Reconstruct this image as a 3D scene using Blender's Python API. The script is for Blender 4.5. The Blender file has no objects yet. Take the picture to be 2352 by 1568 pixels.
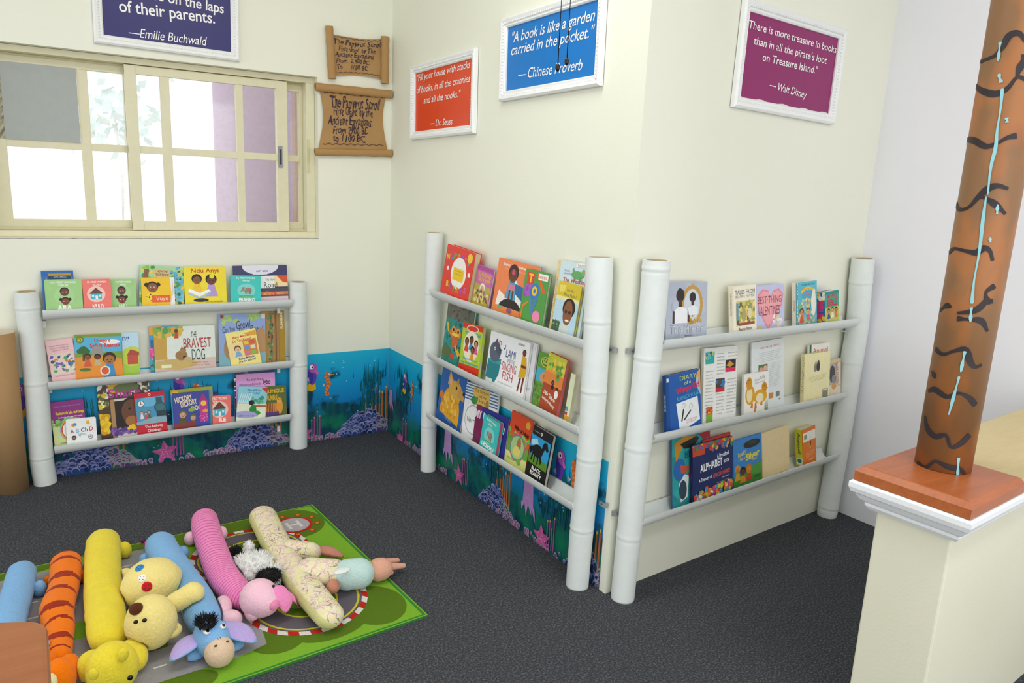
import bpy, math, random
from math import sin, cos, pi, sqrt, atan2, radians
from mathutils import Vector, Matrix, noise
V = Vector
SC = bpy.context.scene
COL = SC.collection
# ------------------------------------------------------------------ camera
YAW, PITCH, ROLL, FPX, CX, CY, CZ = 0.9982, 0.2094, 0.0471, 1722.2454, -1.3215, -3.0749, 1.15
EYE = V((CX, CY, CZ))
FW = V((cos(YAW)*cos(PITCH), sin(YAW)*cos(PITCH), -sin(PITCH)))
_r = V((sin(YAW), -cos(YAW), 0)); _u = _r.cross(FW)
RT = cos(ROLL)*_r + sin(ROLL)*_u
UP = -sin(ROLL)*_r + cos(ROLL)*_u
cd = bpy.data.cameras.new('camera'); cam = bpy.data.objects.new('camera', cd); COL.objects.link(cam)
cd.sensor_fit = 'HORIZONTAL'; cd.sensor_width = 36; cd.lens = 36*FPX/2352; cd.clip_start = .02
cam.matrix_world = Matrix(((RT.x, UP.x, -FW.x, CX), (RT.y, UP.y, -FW.y, CY), (RT.z, UP.z, -FW.z, CZ), (0, 0, 0, 1)))
SC.camera = cam
# ------------------------------------------------------------------ sky, lamps, exposure
vs = SC.view_settings
vs.view_transform = 'Standard'; vs.look = 'None'; vs.gamma = 1; vs.use_curve_mapping = False
vs.exposure = 0.27
wd = bpy.data.worlds.new('sky'); SC.world = wd; wd.use_nodes = True
bg = wd.node_tree.nodes['Background']
bg.inputs[0].default_value = (.98, .99, 1, 1); bg.inputs[1].default_value = 1.15
def area(name, loc, rot, sx, sy, watts, col=(1, 1, 1)):
    l = bpy.data.lights.new(name, 'AREA'); l.shape = 'RECTANGLE'; l.size = sx; l.size_y = sy; l.energy = watts; l.color = col
    o = bpy.data.objects.new(name, l); COL.objects.link(o); o.location = loc; o.rotation_euler = rot
    return o
area('ceiling_lamp_light', (-.9, -1.6, 2.3), (0, 0, 0), 1.2, .3, 11, (1, .99, .96))
area('ceiling_lamp_light', (-.2, -3.3, 2.3), (0, 0, 0), 1.2, .3, 11, (1, .99, .96))
area('rear_fill_light', (-.9, -4.55, 1.0), (radians(90), 0, radians(-6)), 2.4, 1.5, 14, (.97, .99, 1))  # unseen fill light, added behind the camera to brighten the walls

# ------------------------------------------------------------------ geometry helpers
LB, AA, AC, LC = 1.5834, -.0142, .0766, 1.155
CEIL = 2.35
nA, uA = V((sin(AA), -cos(AA), 0)), V((cos(AA), sin(AA), 0))
nB, uB = V((-1, 0, 0)), V((0, -1, 0))
nC, uC = V((sin(AC), -cos(AC), 0)), V((cos(AC), sin(AC), 0))
Z = V((0, 0, 1))
WALLS = {'A': (V((0, 0, 0)), nA, uA), 'B': (V((0, 0, 0)), nB, uB), 'C': (V((0, -LB, 0)), nC, uC)}
def ray(x, y): return RT*((x-1176)/FPX) - UP*((y-784)/FPX) + FW
def hit(x, y, P0, n):
    d = ray(x, y); return EYE + d*(((P0-EYE).dot(n))/d.dot(n))
def fl(x, y, z=0.0): return hit(x, y, V((0, 0, z)), Z)       # where a sight line meets the level z
def onwall(x, y, w, off=0.0):                                   # (along, height) on a wall
    P0, n, u = WALLS[w]; p = hit(x, y, P0+n*off, n); return (p-P0).dot(u), p.z
def wp(w, s, z, off=0.0):
    P0, n, u = WALLS[w]; return P0 + u*s + n*off + Z*z
def px2m(p, px): return px*(p-EYE).dot(FW)/FPX

# ------------------------------------------------------------------ materials
def lin(h):
    if not isinstance(h, str): return tuple(h)
    h = h.lstrip('#')
    if len(h) == 3: h = ''.join(c*2 for c in h)
    o = []
    for i in (0, 2, 4):
        c = int(h[i:i+2], 16)/255
        o.append(c/12.92 if c <= .04045 else ((c+.055)/1.055)**2.4)
    return tuple(o)
MATS = {}
class NT:
    def __init__(s, name):
        s.m = bpy.data.materials.new(name); s.m.use_nodes = True; s.t = s.m.node_tree; s.n = s.t.nodes
        s.b = s.n['Principled BSDF']
    def new(s, typ, **k):
        n = s.n.new(typ)
        for a, v in k.items(): setattr(n, a, v)
        return n
    def link(s, a, b): s.t.links.new(a, b)
    def coord(s, scale=(1, 1, 1), kind='Object'):
        c = s.new('ShaderNodeTexCoord'); mp = s.new('ShaderNodeMapping'); mp.inputs['Scale'].default_value = scale
        s.link(c.outputs[kind], mp.inputs[0]); return mp.outputs[0]
    def noise(s, vec, scale, detail=3, rough=.55):
        n = s.new('ShaderNodeTexNoise'); n.inputs['Scale'].default_value = scale; n.inputs['Detail'].default_value = detail
        n.inputs['Roughness'].default_value = rough; s.link(vec, n.inputs['Vector']); return n.outputs['Fac']
    def ramp(s, fac, stops, interp='LINEAR'):
        r = s.new('ShaderNodeValToRGB'); r.color_ramp.interpolation = interp; e = r.color_ramp.elements
        while len(e) < len(stops): e.new(.5)
        for q, (p, c) in zip(e, stops): q.position = p; q.color = (*lin(c), 1)
        s.link(fac, r.inputs[0]); return r.outputs[0]
    def mix(s, fac, a, b, mode='MIX'):
        n = s.new('ShaderNodeMix', data_type='RGBA', blend_type=mode)
        for val, i in ((fac, 0), (a, 6), (b, 7)):
            if hasattr(val, 'links'): s.link(val, n.inputs[i])
            elif i == 0: n.inputs[0].default_value = val
            else: n.inputs[i].default_value = (*lin(val), 1)
        return n.outputs[2]
    def bump(s, h, strength, dist=.001):
        n = s.new('ShaderNodeBump'); n.inputs['Strength'].default_value = strength; n.inputs['Distance'].default_value = dist
        s.link(h, n.inputs['Height']); s.link(n.outputs[0], s.b.inputs['Normal'])
    def base(s, c):
        if hasattr(c, 'links'): s.link(c, s.b.inputs['Base Color'])
        else: s.b.inputs['Base Color'].default_value = (*lin(c), 1)
    def rough(s, r, spec=.4):
        s.b.inputs['Roughness'].default_value = r; s.b.inputs['Specular IOR Level'].default_value = spec
def m(c, rough=.5, kind='print'):
    key = (c, rough, kind)
    if key in MATS: return MATS[key]
    t = NT(kind + '_' + str(c).lstrip('#'))
    t.rough(rough)
    if kind == 'print':                                 # printed paper and card
        v = t.coord(); f = t.noise(v, 60, 2)
        t.base(t.mix(f, tuple(x*.93 for x in lin(c)), tuple(min(1, x*1.07) for x in lin(c))))
    elif kind == 'plush':
        v = t.coord(); f = t.noise(v, 140, 3, .7); g = t.noise(v, 14, 2)
        a = t.mix(f, tuple(x*.72 for x in lin(c)), tuple(min(1, x*1.22) for x in lin(c)))
        t.base(t.mix(g, a, tuple(min(1, x*1.08) for x in lin(c))))
        t.bump(f, .8, .004); t.rough(.95, .1)
        t.b.inputs['Sheen Weight'].default_value = .12; t.b.inputs['Sheen Roughness'].default_value = .5
    elif kind == 'paint':
        v = t.coord(); f = t.noise(v, 35, 4); g = t.noise(v, 260, 2)
        t.base(t.mix(t.ramp(f, [(.35, '#000'), (.75, '#fff')]), tuple(x*.955 for x in lin(c)), c)); t.bump(g, .2, .001)
    elif kind == 'metal':
        v = t.coord(); f = t.noise(v, 90, 3)
        t.base(t.mix(f, tuple(x*.7 for x in lin(c)), c)); t.b.inputs['Metallic'].default_value = .8
    MATS[key] = t.m
    return t.m

# ------------------------------------------------------------------ meshes
class MB:
    def __init__(s): s.v = []; s.f = []; s.mi = []; s.ms = []; s.sm = []
    def k(s, mat):
        if mat not in s.ms: s.ms.append(mat)
        return s.ms.index(mat)
    def add(s, vs, fs, mat, smooth=False):
        b = len(s.v); s.v += [V(p) for p in vs]
        many = isinstance(mat, (list, tuple))
        for i, f in enumerate(fs):
            s.f.append([b+j for j in f]); s.mi.append(s.k(mat[i] if many else mat)); s.sm.append(smooth)
    def box(s, c, size, mat, M=None):
        c = V(c); h = V(size)/2; M = M or Matrix.Identity(3)
        vs = [c + M @ V((sx*h.x, sy*h.y, sz*h.z)) for sx in (-1, 1) for sy in (-1, 1) for sz in (-1, 1)]
        s.add(vs, [(0, 1, 3, 2), (4, 6, 7, 5), (0, 4, 5, 1), (2, 3, 7, 6), (0, 2, 6, 4), (1, 5, 7, 3)], mat)
    def prism(s, foot, z0, z1, mat):
        n = len(foot)
        vs = [V((p[0], p[1], z0)) for p in foot] + [V((p[0], p[1], z1)) for p in foot]
        s.add(vs, [tuple(range(n))[::-1], tuple(range(n, 2*n))] + [(i, (i+1) % n, n+(i+1) % n, n+i) for i in range(n)], mat)
    def loft(s, rings, mat, close=True, cap0=True, cap1=True, smooth=True):
        n = len(rings[0]); vs = [p for r in rings for p in r]; fs = []; mt = []
        fn = mat if callable(mat) else None
        for i in range(len(rings)-1):
            for j in range(n if close else n-1):
                a = i*n+j; b = i*n+(j+1) % n
                fs.append((a, b, b+n, a+n)); mt.append(fn(i, j) if fn else mat)
        if cap0: fs.append(tuple(range(n))[::-1]); mt.append(fn(0, 0) if fn else mat)
        if cap1: fs.append(tuple(range(n*(len(rings)-1), n*len(rings)))); mt.append(fn(len(rings)-2, 0) if fn else mat)
        s.add(vs, fs, mt, smooth)
    def ell(s, c, r, mat, M=None, n=20, f=None):
        c = V(c); M = M or Matrix.Identity(3); mm = n//2; rings = []
        for i in range(mm+1):
            th = pi*i/mm; th = min(max(th, .02), pi-.02); ring = []
            for j in range(n):
                ph = 2*pi*j/n; q = V((sin(th)*cos(ph), sin(th)*sin(ph), -cos(th)))
                if f: q = f(q)
                ring.append(c + M @ V((q.x*r[0], q.y*r[1], q.z*r[2])))
            rings.append(ring)
        s.loft(rings, mat)
    def tube(s, path, rad, mat, n=12, cap=True):
        rings = sweep(path, rad, n); s.loft(rings, mat, cap0=cap, cap1=cap)
    def build(s, name, parent=None, bevel=0, root=None):
        me = bpy.data.meshes.new(name)
        inv = None
        if parent is not None:
            r = parent
            while r.parent: r = r.parent
            inv = ROOTM.get(r.name)
        vs = [inv @ p for p in s.v] if inv else s.v
        if root is not None: vs = [p-V(root) for p in s.v]
        me.from_pydata([tuple(p) for p in vs], [], s.f)
        for mt in s.ms: me.materials.append(mt)
        me.polygons.foreach_set('material_index', s.mi); me.polygons.foreach_set('use_smooth', s.sm)
        me.update()
        o = bpy.data.objects.new(name, me); COL.objects.link(o)
        if parent is not None: o.parent = parent
        if root is not None: o.location = root; ROOTM[o.name] = Matrix.Translation(-V(root))
        if bevel:
            b = o.modifiers.new('bevel', 'BEVEL'); b.width = bevel; b.segments = 2; b.limit_method = 'ANGLE'; b.angle_limit = radians(40)
        return o
ROOTM = {}
def tag(o, label, cat, group=None):
    o['label'] = label; o['category'] = cat
    if group: o['group'] = group
    return o
def thing(name, loc, label, cat, group=None, M=None):
    o = bpy.data.objects.new(name, None); COL.objects.link(o); o.empty_display_size = .05
    mw = M if M is not None else Matrix.Translation(V(loc))
    o.matrix_world = mw; ROOTM[o.name] = mw.inverted()
    return tag(o, label, cat, group)
def struct(mb, name, parent=None, bevel=0):
    o = mb.build(name, parent, bevel)
    if parent is None: o['kind'] = 'structure'
    return o
def catmull(pts, n):
    P = [V(p) for p in pts]; P = [P[0]*2-P[1]] + P + [P[-1]*2-P[-2]]; out = []
    m_ = len(P)-3
    for i in range(n):
        t = i/(n-1)*m_; k = min(int(t), m_-1); t -= k
        a, b, c, d = P[k:k+4]
        out.append(.5*(2*b + (c-a)*t + (2*a-5*b+4*c-d)*t*t + (3*b-a-3*c+d)*t**3))
    return out
def lerp_list(vals, t):
    x = t*(len(vals)-1); i = min(int(x), len(vals)-2) if len(vals) > 1 else 0
    return vals[0] if len(vals) == 1 else vals[i]+(vals[i+1]-vals[i])*(x-i)
def sweep(path, rad, n, up=Z, flat=1.0, wob=None):
    rings = []; N = len(path)
    for i, p in enumerate(path):
        d = (path[min(i+1, N-1)]-path[max(i-1, 0)]).normalized()
        x = d.cross(up)
        if x.length < 1e-3: x = d.cross(V((1, .3, 0)))
        x.normalize(); y = x.cross(d).normalized()
        r = rad[i] if isinstance(rad, (list, tuple)) else rad
        ring = []
        for j in range(n):
            a = 2*pi*j/n; rr = r*(wob(i, j) if wob else 1)
            ring.append(p + x*(cos(a)*rr) + y*(sin(a)*rr*flat))
        rings.append(ring)
    return rings

# ------------------------------------------------------------------ lettering
TXT = {}
def text_mesh(s, bold=0.0, italic=0.0, spacing=1.0):
    key = (s, bold, italic, spacing)
    if key in TXT: return TXT[key]
    c = bpy.data.curves.new('lettering', 'FONT'); c.body = s; c.resolution_u = 3; c.offset = bold; c.shear = italic; c.space_character = spacing
    o = bpy.data.objects.new('lettering', c); COL.objects.link(o)
    me = o.to_mesh()
    vs = [(v.co.x, v.co.y) for v in me.vertices]; fs = [tuple(p.vertices) for p in me.polygons]
    o.to_mesh_clear(); bpy.data.objects.remove(o); bpy.data.curves.remove(c)
    TXT[key] = (vs, fs); return vs, fs
# drawing commands; x to the right, y down, both 0..1 over the visible cover
def R(x0, y0, x1, y1, c): return ('p', [(x0, y0), (x1, y0), (x1, y1), (x0, y1)], c)
def P(pts, c): return ('p', pts, c)
def E(x, y, rx, ry, c, rot=0): return ('e', x, y, rx, ry, c, rot)
def C(x, y, r, c): return ('c', x, y, r, c)
def T(s, x0, y0, x1, y1, c, rot=0, it=0, b=0.0): return ('t', s, x0, y0, x1, y1, c, rot, it, b)
def S(seed, n, x0, y0, x1, y1, r, cs): return ('s', seed, n, x0, y0, x1, y1, r, cs)
def kid(x, y, r, skin, hair, shirt, h=3.2): return ('k', x, y, r, skin, hair, shirt, h)
def tree(x, y, r, c, trunk='#6b4a2a'): return ('tree', x, y, r, c, trunk)
def draw(mb, fr, cmds, asp, step=1.2e-5, base=2e-4, rough=.45, full=1.0):
    """fr(x, y, z) -> point; asp = width / visible height"""
    st = [base]
    def poly(pts, c):
        pts = [(x, full if y >= .985 else y) for x, y in pts]
        st[0] += step; mb.add([fr(x, y, st[0]) for x, y in pts][::-1], [tuple(range(len(pts)))], m(c, rough))
    def ell(x, y, rx, ry, c, rot=0, n=20):
        cr, sr = cos(radians(rot)), sin(radians(rot)); q = []
        for i in range(n):
            a = 2*pi*i/n; ex, ey = cos(a)*rx, sin(a)*ry/asp       # iso space: units of width
            q.append((min(1, max(0, x+ex*cr-ey*sr)), min(full, max(0, y+(ex*sr+ey*cr)*asp))))
        poly2(q, c)
    def poly2(pts, c):
        st[0] += step; mb.add([fr(x, y, st[0]) for x, y in pts][::-1], [tuple(range(len(pts)))], m(c, rough))
    for cm in cmds:
        k = cm[0]
        if k == 'p': poly(cm[1], cm[2])
        elif k == 'e': ell(*cm[1:6], cm[6])
        elif k == 'c': ell(cm[1], cm[2], cm[3], cm[3]*asp, cm[4])
        elif k == 's':
            rn = random.Random(cm[1])
            for i in range(cm[2]):
                ell(rn.uniform(cm[3], cm[5]), rn.uniform(cm[4], cm[6]), cm[7]*rn.uniform(.5, 1.2), cm[7]*asp*rn.uniform(.5, 1.2), rn.choice(cm[8]), rn.uniform(0, 90), 8)
        elif k == 'k':
            x, y, r, skin, hair, shirt, h = cm[1:]
            poly([(x-r*.55, y+r*.7*asp), (x+r*.55, y+r*.7*asp), (x+r*1.25, min(1, y+h*r*asp)), (x-r*1.25, min(1, y+h*r*asp))], shirt)
            ell(x, y-r*.22*asp, r*1.12, r*1.1*asp, hair); ell(x, y+r*.12*asp, r*.86, r*.86*asp, skin)
            for sx in (-.33, .33): ell(x+sx*r, y+r*.1*asp, r*.11, r*.13*asp, '#1c1210', 0, 8)
            ell(x, y+r*.55*asp, r*.3, r*.09*asp, '#7d2b22', 0, 8)
        elif k == 'tree':
            x, y, r, c, tk = cm[1:]
            poly([(x-r*.15, y), (x+r*.15, y), (x+r*.2, y+r*1.8*asp), (x-r*.2, y+r*1.8*asp)], tk)
            for dx, dy, q in ((-.5, 0, .6), (.5, .05, .6), (0, -.35, .7)): ell(x+dx*r, y+dy*r*asp, r*q, r*q*.8*asp, c)
        elif k == 't':
            s, x0, y0, x1, y1, c, rot, it, b = cm[1:]
            vs, fs = text_mesh(s, b, it)
            ax, bx = min(v[0] for v in vs), max(v[0] for v in vs); ay, by = min(v[1] for v in vs), max(v[1] for v in vs)
            cx_, cy_ = (x0+x1)/2, (y0+y1)/2; cr, sr = cos(radians(rot)), sin(radians(rot)); q = []
            for vx, vy in vs:
                ex = x0+(vx-ax)/(bx-ax)*(x1-x0)-cx_; ey = (y1-(vy-ay)/max(1e-6, by-ay)*(y1-y0)-cy_)/asp
                q.append((cx_+ex*cr-ey*sr, cy_+(ex*sr+ey*cr)*asp))
            st[0] += step; mb.add([fr(x, y, st[0]) for x, y in q], fs, m(c, rough))
    return st[0]
# ================================================================== THE ROOM
def wall_mat(name, c, dirty):
    t = NT(name); v = t.coord(); f = t.noise(v, 2.2, 4); g = t.noise(v, 180, 3); k = t.noise(v, 23, 5, .7)
    col = t.mix(f, c, dirty); col = t.mix(t.ramp(k, [(.70, '#000'), (.76, '#fff')]), col, tuple(x*.93 for x in lin(c)))
    t.base(col); t.bump(g, .18, .002); t.rough(.55, .35); return t.m
CREAM = wall_mat('cream_wall_paint', '#eff0e2', '#eaebd8')
GREYW = wall_mat('pale_grey_wall_paint', '#efeff5', '#e8e8ee')
CEILM = wall_mat('white_ceiling_paint', '#f0efe8', '#eae9e0')
def carpet_mat():
    t = NT('charcoal_carpet'); v = t.coord(); w = t.coord((1, 5, 1))
    a = t.noise(v, 190, 3, .75); b = t.noise(w, 60, 4, .7); c = t.noise(v, 3, 3); d = t.noise(v, 640, 2, .6)
    col = t.ramp(a, [(.36, '#111214'), (.5, '#2c2d31'), (.64, '#7b7c81')])
    col = t.mix(t.ramp(d, [(.35, '#000'), (.75, '#fff')]), col, '#5d6066')
    col = t.mix(t.ramp(b, [(.4, '#000'), (.8, '#888')]), col, '#4f5054')
    col = t.mix(t.ramp(c, [(.45, '#000'), (.7, '#666')]), col, '#3c4248')
    t.base(col); t.bump(a, .9, .006); t.rough(.95, .1); return t.m
fm = MB(); fm.prism([(-3.2, -4.6), (2.4, -4.6), (2.4, .2), (-3.2, .2)], -.08, 0, carpet_mat()); struct(fm, 'floor')
cm_ = MB(); cm_.prism([(-3.2, -4.6), (2.4, -4.6), (2.4, .2), (-3.2, .2)], CEIL, CEIL+.08, CEILM); struct(cm_, 'ceiling')

# window opening in the left wall
WL, WR_, WB, WT = -1.46, -.3165, .8845, 1.522
aw = MB()
def wall_piece(mb, w, s0, s1, z0, z1, th, mat):
    q = [wp(w, s, 0, o) for s, o in ((s0, 0), (s1, 0), (s1, -th), (s0, -th))]
    mb.prism([(p.x, p.y) for p in q], z0, z1, mat)
TH = .14
wall_piece(aw, 'A', -2.6, WL, 0, CEIL, TH, CREAM); wall_piece(aw, 'A', WR_, .02, 0, CEIL, TH, CREAM)
wall_piece(aw, 'A', WL, WR_, 0, WB, TH, CREAM); wall_piece(aw, 'A', WL, WR_, WT, CEIL, TH, CREAM)
struct(aw, 'wall_back')
def prism_wall(name, foot, mat):
    b = MB(); b.prism(foot, 0, CEIL, mat); return struct(b, name)
pc = wp('C', LC, 0)
prism_wall('wall_middle', [(0, 0), (0, -LB), (.12, -LB+.13), (.12, .14), (.021, .14), (.021, 0)][::-1], CREAM)
e = wp('C', LC+.1, 0)
prism_wall('wall_right', [(0, -LB), (pc.x, pc.y), (pc.x, pc.y+.12), (.12, -LB+.13)], CREAM)
prism_wall('wall_far_right', [(pc.x, pc.y+.12), (pc.x, pc.y), (pc.x+.1, -4.6), (pc.x+.22, -4.6), (pc.x+.12, pc.y+.12)][::-1], GREYW)

# ------------------------------------------------------------------ window
FRM = m('#e2ddbc', .4, 'paint'); FRM_D = m('#cfc79e', .45, 'paint')
def glass_mat():
    t = NT('dusty_window_glass'); n = t.n
    v = t.coord(); f = t.ramp(t.noise(v, 40, 5, .7), [(.45, '#000'), (.8, '#fff')])
    tr = t.new('ShaderNodeBsdfTransparent'); gl = t.new('ShaderNodeBsdfGlossy'); gl.inputs['Roughness'].default_value = .05
    df = t.new('ShaderNodeBsdfDiffuse'); df.inputs[0].default_value = (.6, .55, .62, 1)
    a = t.new('ShaderNodeMixShader'); a.inputs[0].default_value = .06; t.link(tr.outputs[0], a.inputs[1]); t.link(gl.outputs[0], a.inputs[2])
    mu = t.new('ShaderNodeMath', operation='MULTIPLY'); t.link(f, mu.inputs[0]); mu.inputs[1].default_value = .10
    b = t.new('ShaderNodeMixShader'); t.link(mu.outputs[0], b.inputs[0]); t.link(a.outputs[0], b.inputs[1]); t.link(df.outputs[0], b.inputs[2])
    t.link(b.outputs[0], n['Material Output'].inputs[0]); return t.m
GLASS = glass_mat()
win = bpy.data.objects.new('window_1', None); COL.objects.link(win); win['kind'] = 'structure'
win.matrix_world = Matrix.Translation(wp('A', WL, WB)); ROOTM['window_1'] = win.matrix_world.inverted()
def wbar(mb, s0, s1, z0, z1, o, d, mat=None):                 # a bar in the window plane
    c = wp('A', (s0+s1)/2, (z0+z1)/2, o)
    mb.box(c, (s1-s0, d, z1-z0), mat or FRM, Matrix.Rotation(AA, 3, 'Z'))
def ws(px, py=340, o=-.085): return onwall(px, py, 'A', o)[0]
def wz(px, py, o=-.085): return onwall(px, py, 'A', o)[1]
fb = MB()
s_r = ws(717); s_l = WL
wbar(fb, s_l, WR_, WT-.022, WT-.001, -.085, .09); wbar(fb, s_l, WR_, WB+.001, WB+.022, -.085, .09)
wbar(fb, WR_-.036, WR_-.001, WB+.022, WT-.022, -.085, .09); wbar(fb, s_l, s_l+.03, WB+.022, WT-.022, -.085, .09)
wbar(fb, s_l, WR_, WT-.03, WT-.022, -.098, .012, FRM_D); wbar(fb, s_l, WR_, WB+.022, WB+.03, -.07, .012, FRM_D)
struct(fb, 'window_frame', win, .0015)
sl = MB(); wbar(sl, s_l, WR_, WB-.004, WB+.001, -.05, .10, m('#f4f0e4', .5, 'paint')); struct(sl, 'window_sill', win)
ZB, ZT = WB+.024, WT-.024
zm = (wz(200, 337)+wz(500, 354))/2
def sash(s0, s1, o, cols, st0, st1, hbar=True):
    b = MB(); wbar(b, s0, s1, ZB, ZB+.034, o, .026); wbar(b, s0, s1, ZT-.03, ZT, o, .026)
    wbar(b, s0, s0+st0, ZB, ZT, o, .03); wbar(b, s1-st1, s1, ZB, ZT, o, .03)
    for c0, c1 in cols: wbar(b, c0, c1, ZB+.02, ZT-.02, o, .022)
    wbar(b, s0, s1, zm-.013, zm+.013, o, .021)
    so = struct(b, 'window_sash', win, .001)
    g = MB(); wbar(g, s0+.01, s1-.01, ZB+.01, ZT-.01, o-.001, .004, GLASS); g.build('pane', so)
    return so
left = sash(s_l+.03, ws(316), -.108, [(ws(188), ws(212))], .055, .035)
mid = sash(ws(293), ws(656), -.066, [(ws(372), ws(393)), (ws(541), ws(557))], .038, .042)
right = sash(ws(640), WR_-.036, -.108, [], .02, .012)
# grey board behind the upper left pane
gp = MB(); wbar(gp, s_l+.06, ws(187), zm+.012, ZT-.028, -.095, .004, m('#aeb4b1', .8, 'paint')); gp.build('blind_panel', left)
hd = MB(); q = onwall(644, 360, 'A', -.05)
wbar(hd, q[0]-.008, q[0]+.008, q[1]-.042, q[1]+.042, -.049, .005, m('#8f9296', .35, 'metal'))
wbar(hd, q[0]-.004, q[0]+.004, q[1]-.03, q[1]+.03, -.046, .003, m('#33353a', .5))
hd.build('sash_handle', mid)
lt = MB(); q = onwall(708, 358, 'A', -.04); wbar(lt, q[0]-.005, q[0]+.005, q[1]-.065, q[1]+.065, -.039, .004, m('#d6d09a', .4, 'paint'))
wbar(lt, q[0]-.002, q[0]+.002, q[1]-.025, q[1]+.03, -.036, .003, FRM_D); lt.build('window_latch', win)
# outside the window
go = MB(); go.prism([(-6, .14), (4, .14), (4, 9), (-6, 9)], -.15, -.05, m('#cfcabd', .9, 'paint')); struct(go, 'ground_outside')
oc = MB(); c0 = wp('A', ws(585, 300, -.75), 0, -.75)
oc.tube([V((c0.x, c0.y, -.05)), V((c0.x, c0.y, 3.2))], .185, m('#c6b0cc', .6, 'paint'), 40)
tag(oc.build('outside_column', root=(c0.x, c0.y, -.05)), 'round mauve painted column standing outside behind the right window panes', 'column')
lv = MB(); c1 = wp('A', ws(709, 300, -.42), 0, -.42)
lvt = thing('louvre_screen', (c1.x, c1.y, -.05), 'grey-brown slatted louvre screen outside the window beside the mauve column', 'screen')
for i in range(34): lv.box((c1.x, c1.y, .70+i*.028), (.12, .03, .012), m('#7a706a', .6), Matrix.Rotation(radians(25), 3, 'X'))
lv.build('slats', lvt)
lp = MB()
for dx in (-.062, .06): lp.box((c1.x+dx, c1.y, .80), (.016, .045, 1.70), m('#c6a99a', .6, 'paint'))
lp.build('side_rails', lvt)
# a far tree, haze painted into its near-white leaf and trunk colours
rn = random.Random(4); tr = MB(); tc_ = onwall(262, 268, 'A', -6); tc = wp('A', tc_[0], tc_[1], -6)
tt = thing('outside_tree', (tc.x, tc.y, -.05), 'hazy leafy treetop far outside seen through the window', 'tree')
for i in range(130):
    p = tc + V((rn.gauss(0, .24), rn.gauss(0, .2), rn.gauss(0, .18))); r = rn.uniform(.05, .11); q = V((rn.uniform(-1, 1), rn.uniform(-1, 1), rn.uniform(-1, 1))).normalized()
    a = q.orthogonal().normalized()*r; b = q.cross(a)*.6
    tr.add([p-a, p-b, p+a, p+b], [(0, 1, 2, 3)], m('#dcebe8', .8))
tr.build('foliage', tt)
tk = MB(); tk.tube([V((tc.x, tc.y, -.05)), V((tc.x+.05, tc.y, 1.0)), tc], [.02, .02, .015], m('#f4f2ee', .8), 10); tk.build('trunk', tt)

# ------------------------------------------------------------------ underwater mural
def mural_mat():
    t = NT('underwater_wallpaper'); c = t.new('ShaderNodeTexCoord'); sx = t.new('ShaderNodeSeparateXYZ'); t.link(c.outputs['Object'], sx.inputs[0])
    ad = t.new('ShaderNodeMath', operation='SUBTRACT'); t.link(sx.outputs[0], ad.inputs[0]); t.link(sx.outputs[1], ad.inputs[1])
    cx = t.new('ShaderNodeCombineXYZ'); t.link(ad.outputs[0], cx.inputs[0]); t.link(sx.outputs[2], cx.inputs[1])
    mr = t.new('ShaderNodeMapRange'); mr.inputs[2].default_value = .39; t.link(sx.outputs[2], mr.inputs[0])
    col = t.ramp(mr.outputs[0], [(0, '#0d5a55'), (.22, '#0b6b6a'), (.45, '#0f7fc0'), (.75, '#13a0d2'), (1, '#22b2d6')])
    n = t.noise(cx.outputs[0], 5.5, 4, .6)
    ml = t.new('ShaderNodeMath', operation='MULTIPLY_ADD'); t.link(mr.outputs[0], ml.inputs[0]); ml.inputs[1].default_value = -.28; t.link(n, ml.inputs[2])
    rk = t.ramp(ml.outputs[0], [(.36, '#000'), (.43, '#fff')])
    st = t.new('ShaderNodeMapping'); st.inputs['Scale'].default_value = (60, 8, 1); t.link(cx.outputs[0], st.inputs[0])
    wd_ = t.ramp(t.noise(st.outputs[0], 1, 4), [(.35, '#08324a'), (.6, '#0b4f5e'), (.8, '#1d7a5c')])
    col = t.mix(rk, col, wd_)
    gr = t.ramp(t.noise(cx.outputs[0], 9, 3), [(.45, '#000'), (.62, '#fff')])
    lo = t.ramp(mr.outputs[0], [(.15, '#fff'), (.45, '#000')])
    gm = t.new('ShaderNodeMath', operation='MULTIPLY'); t.link(gr, gm.inputs[0]); t.link(lo, gm.inputs[1])
    col = t.mix(gm.outputs[0], col, '#0f7a55')
    t.base(col); t.rough(.35, .4); return t.m
MUR = mural_mat(); HM = .391
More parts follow.
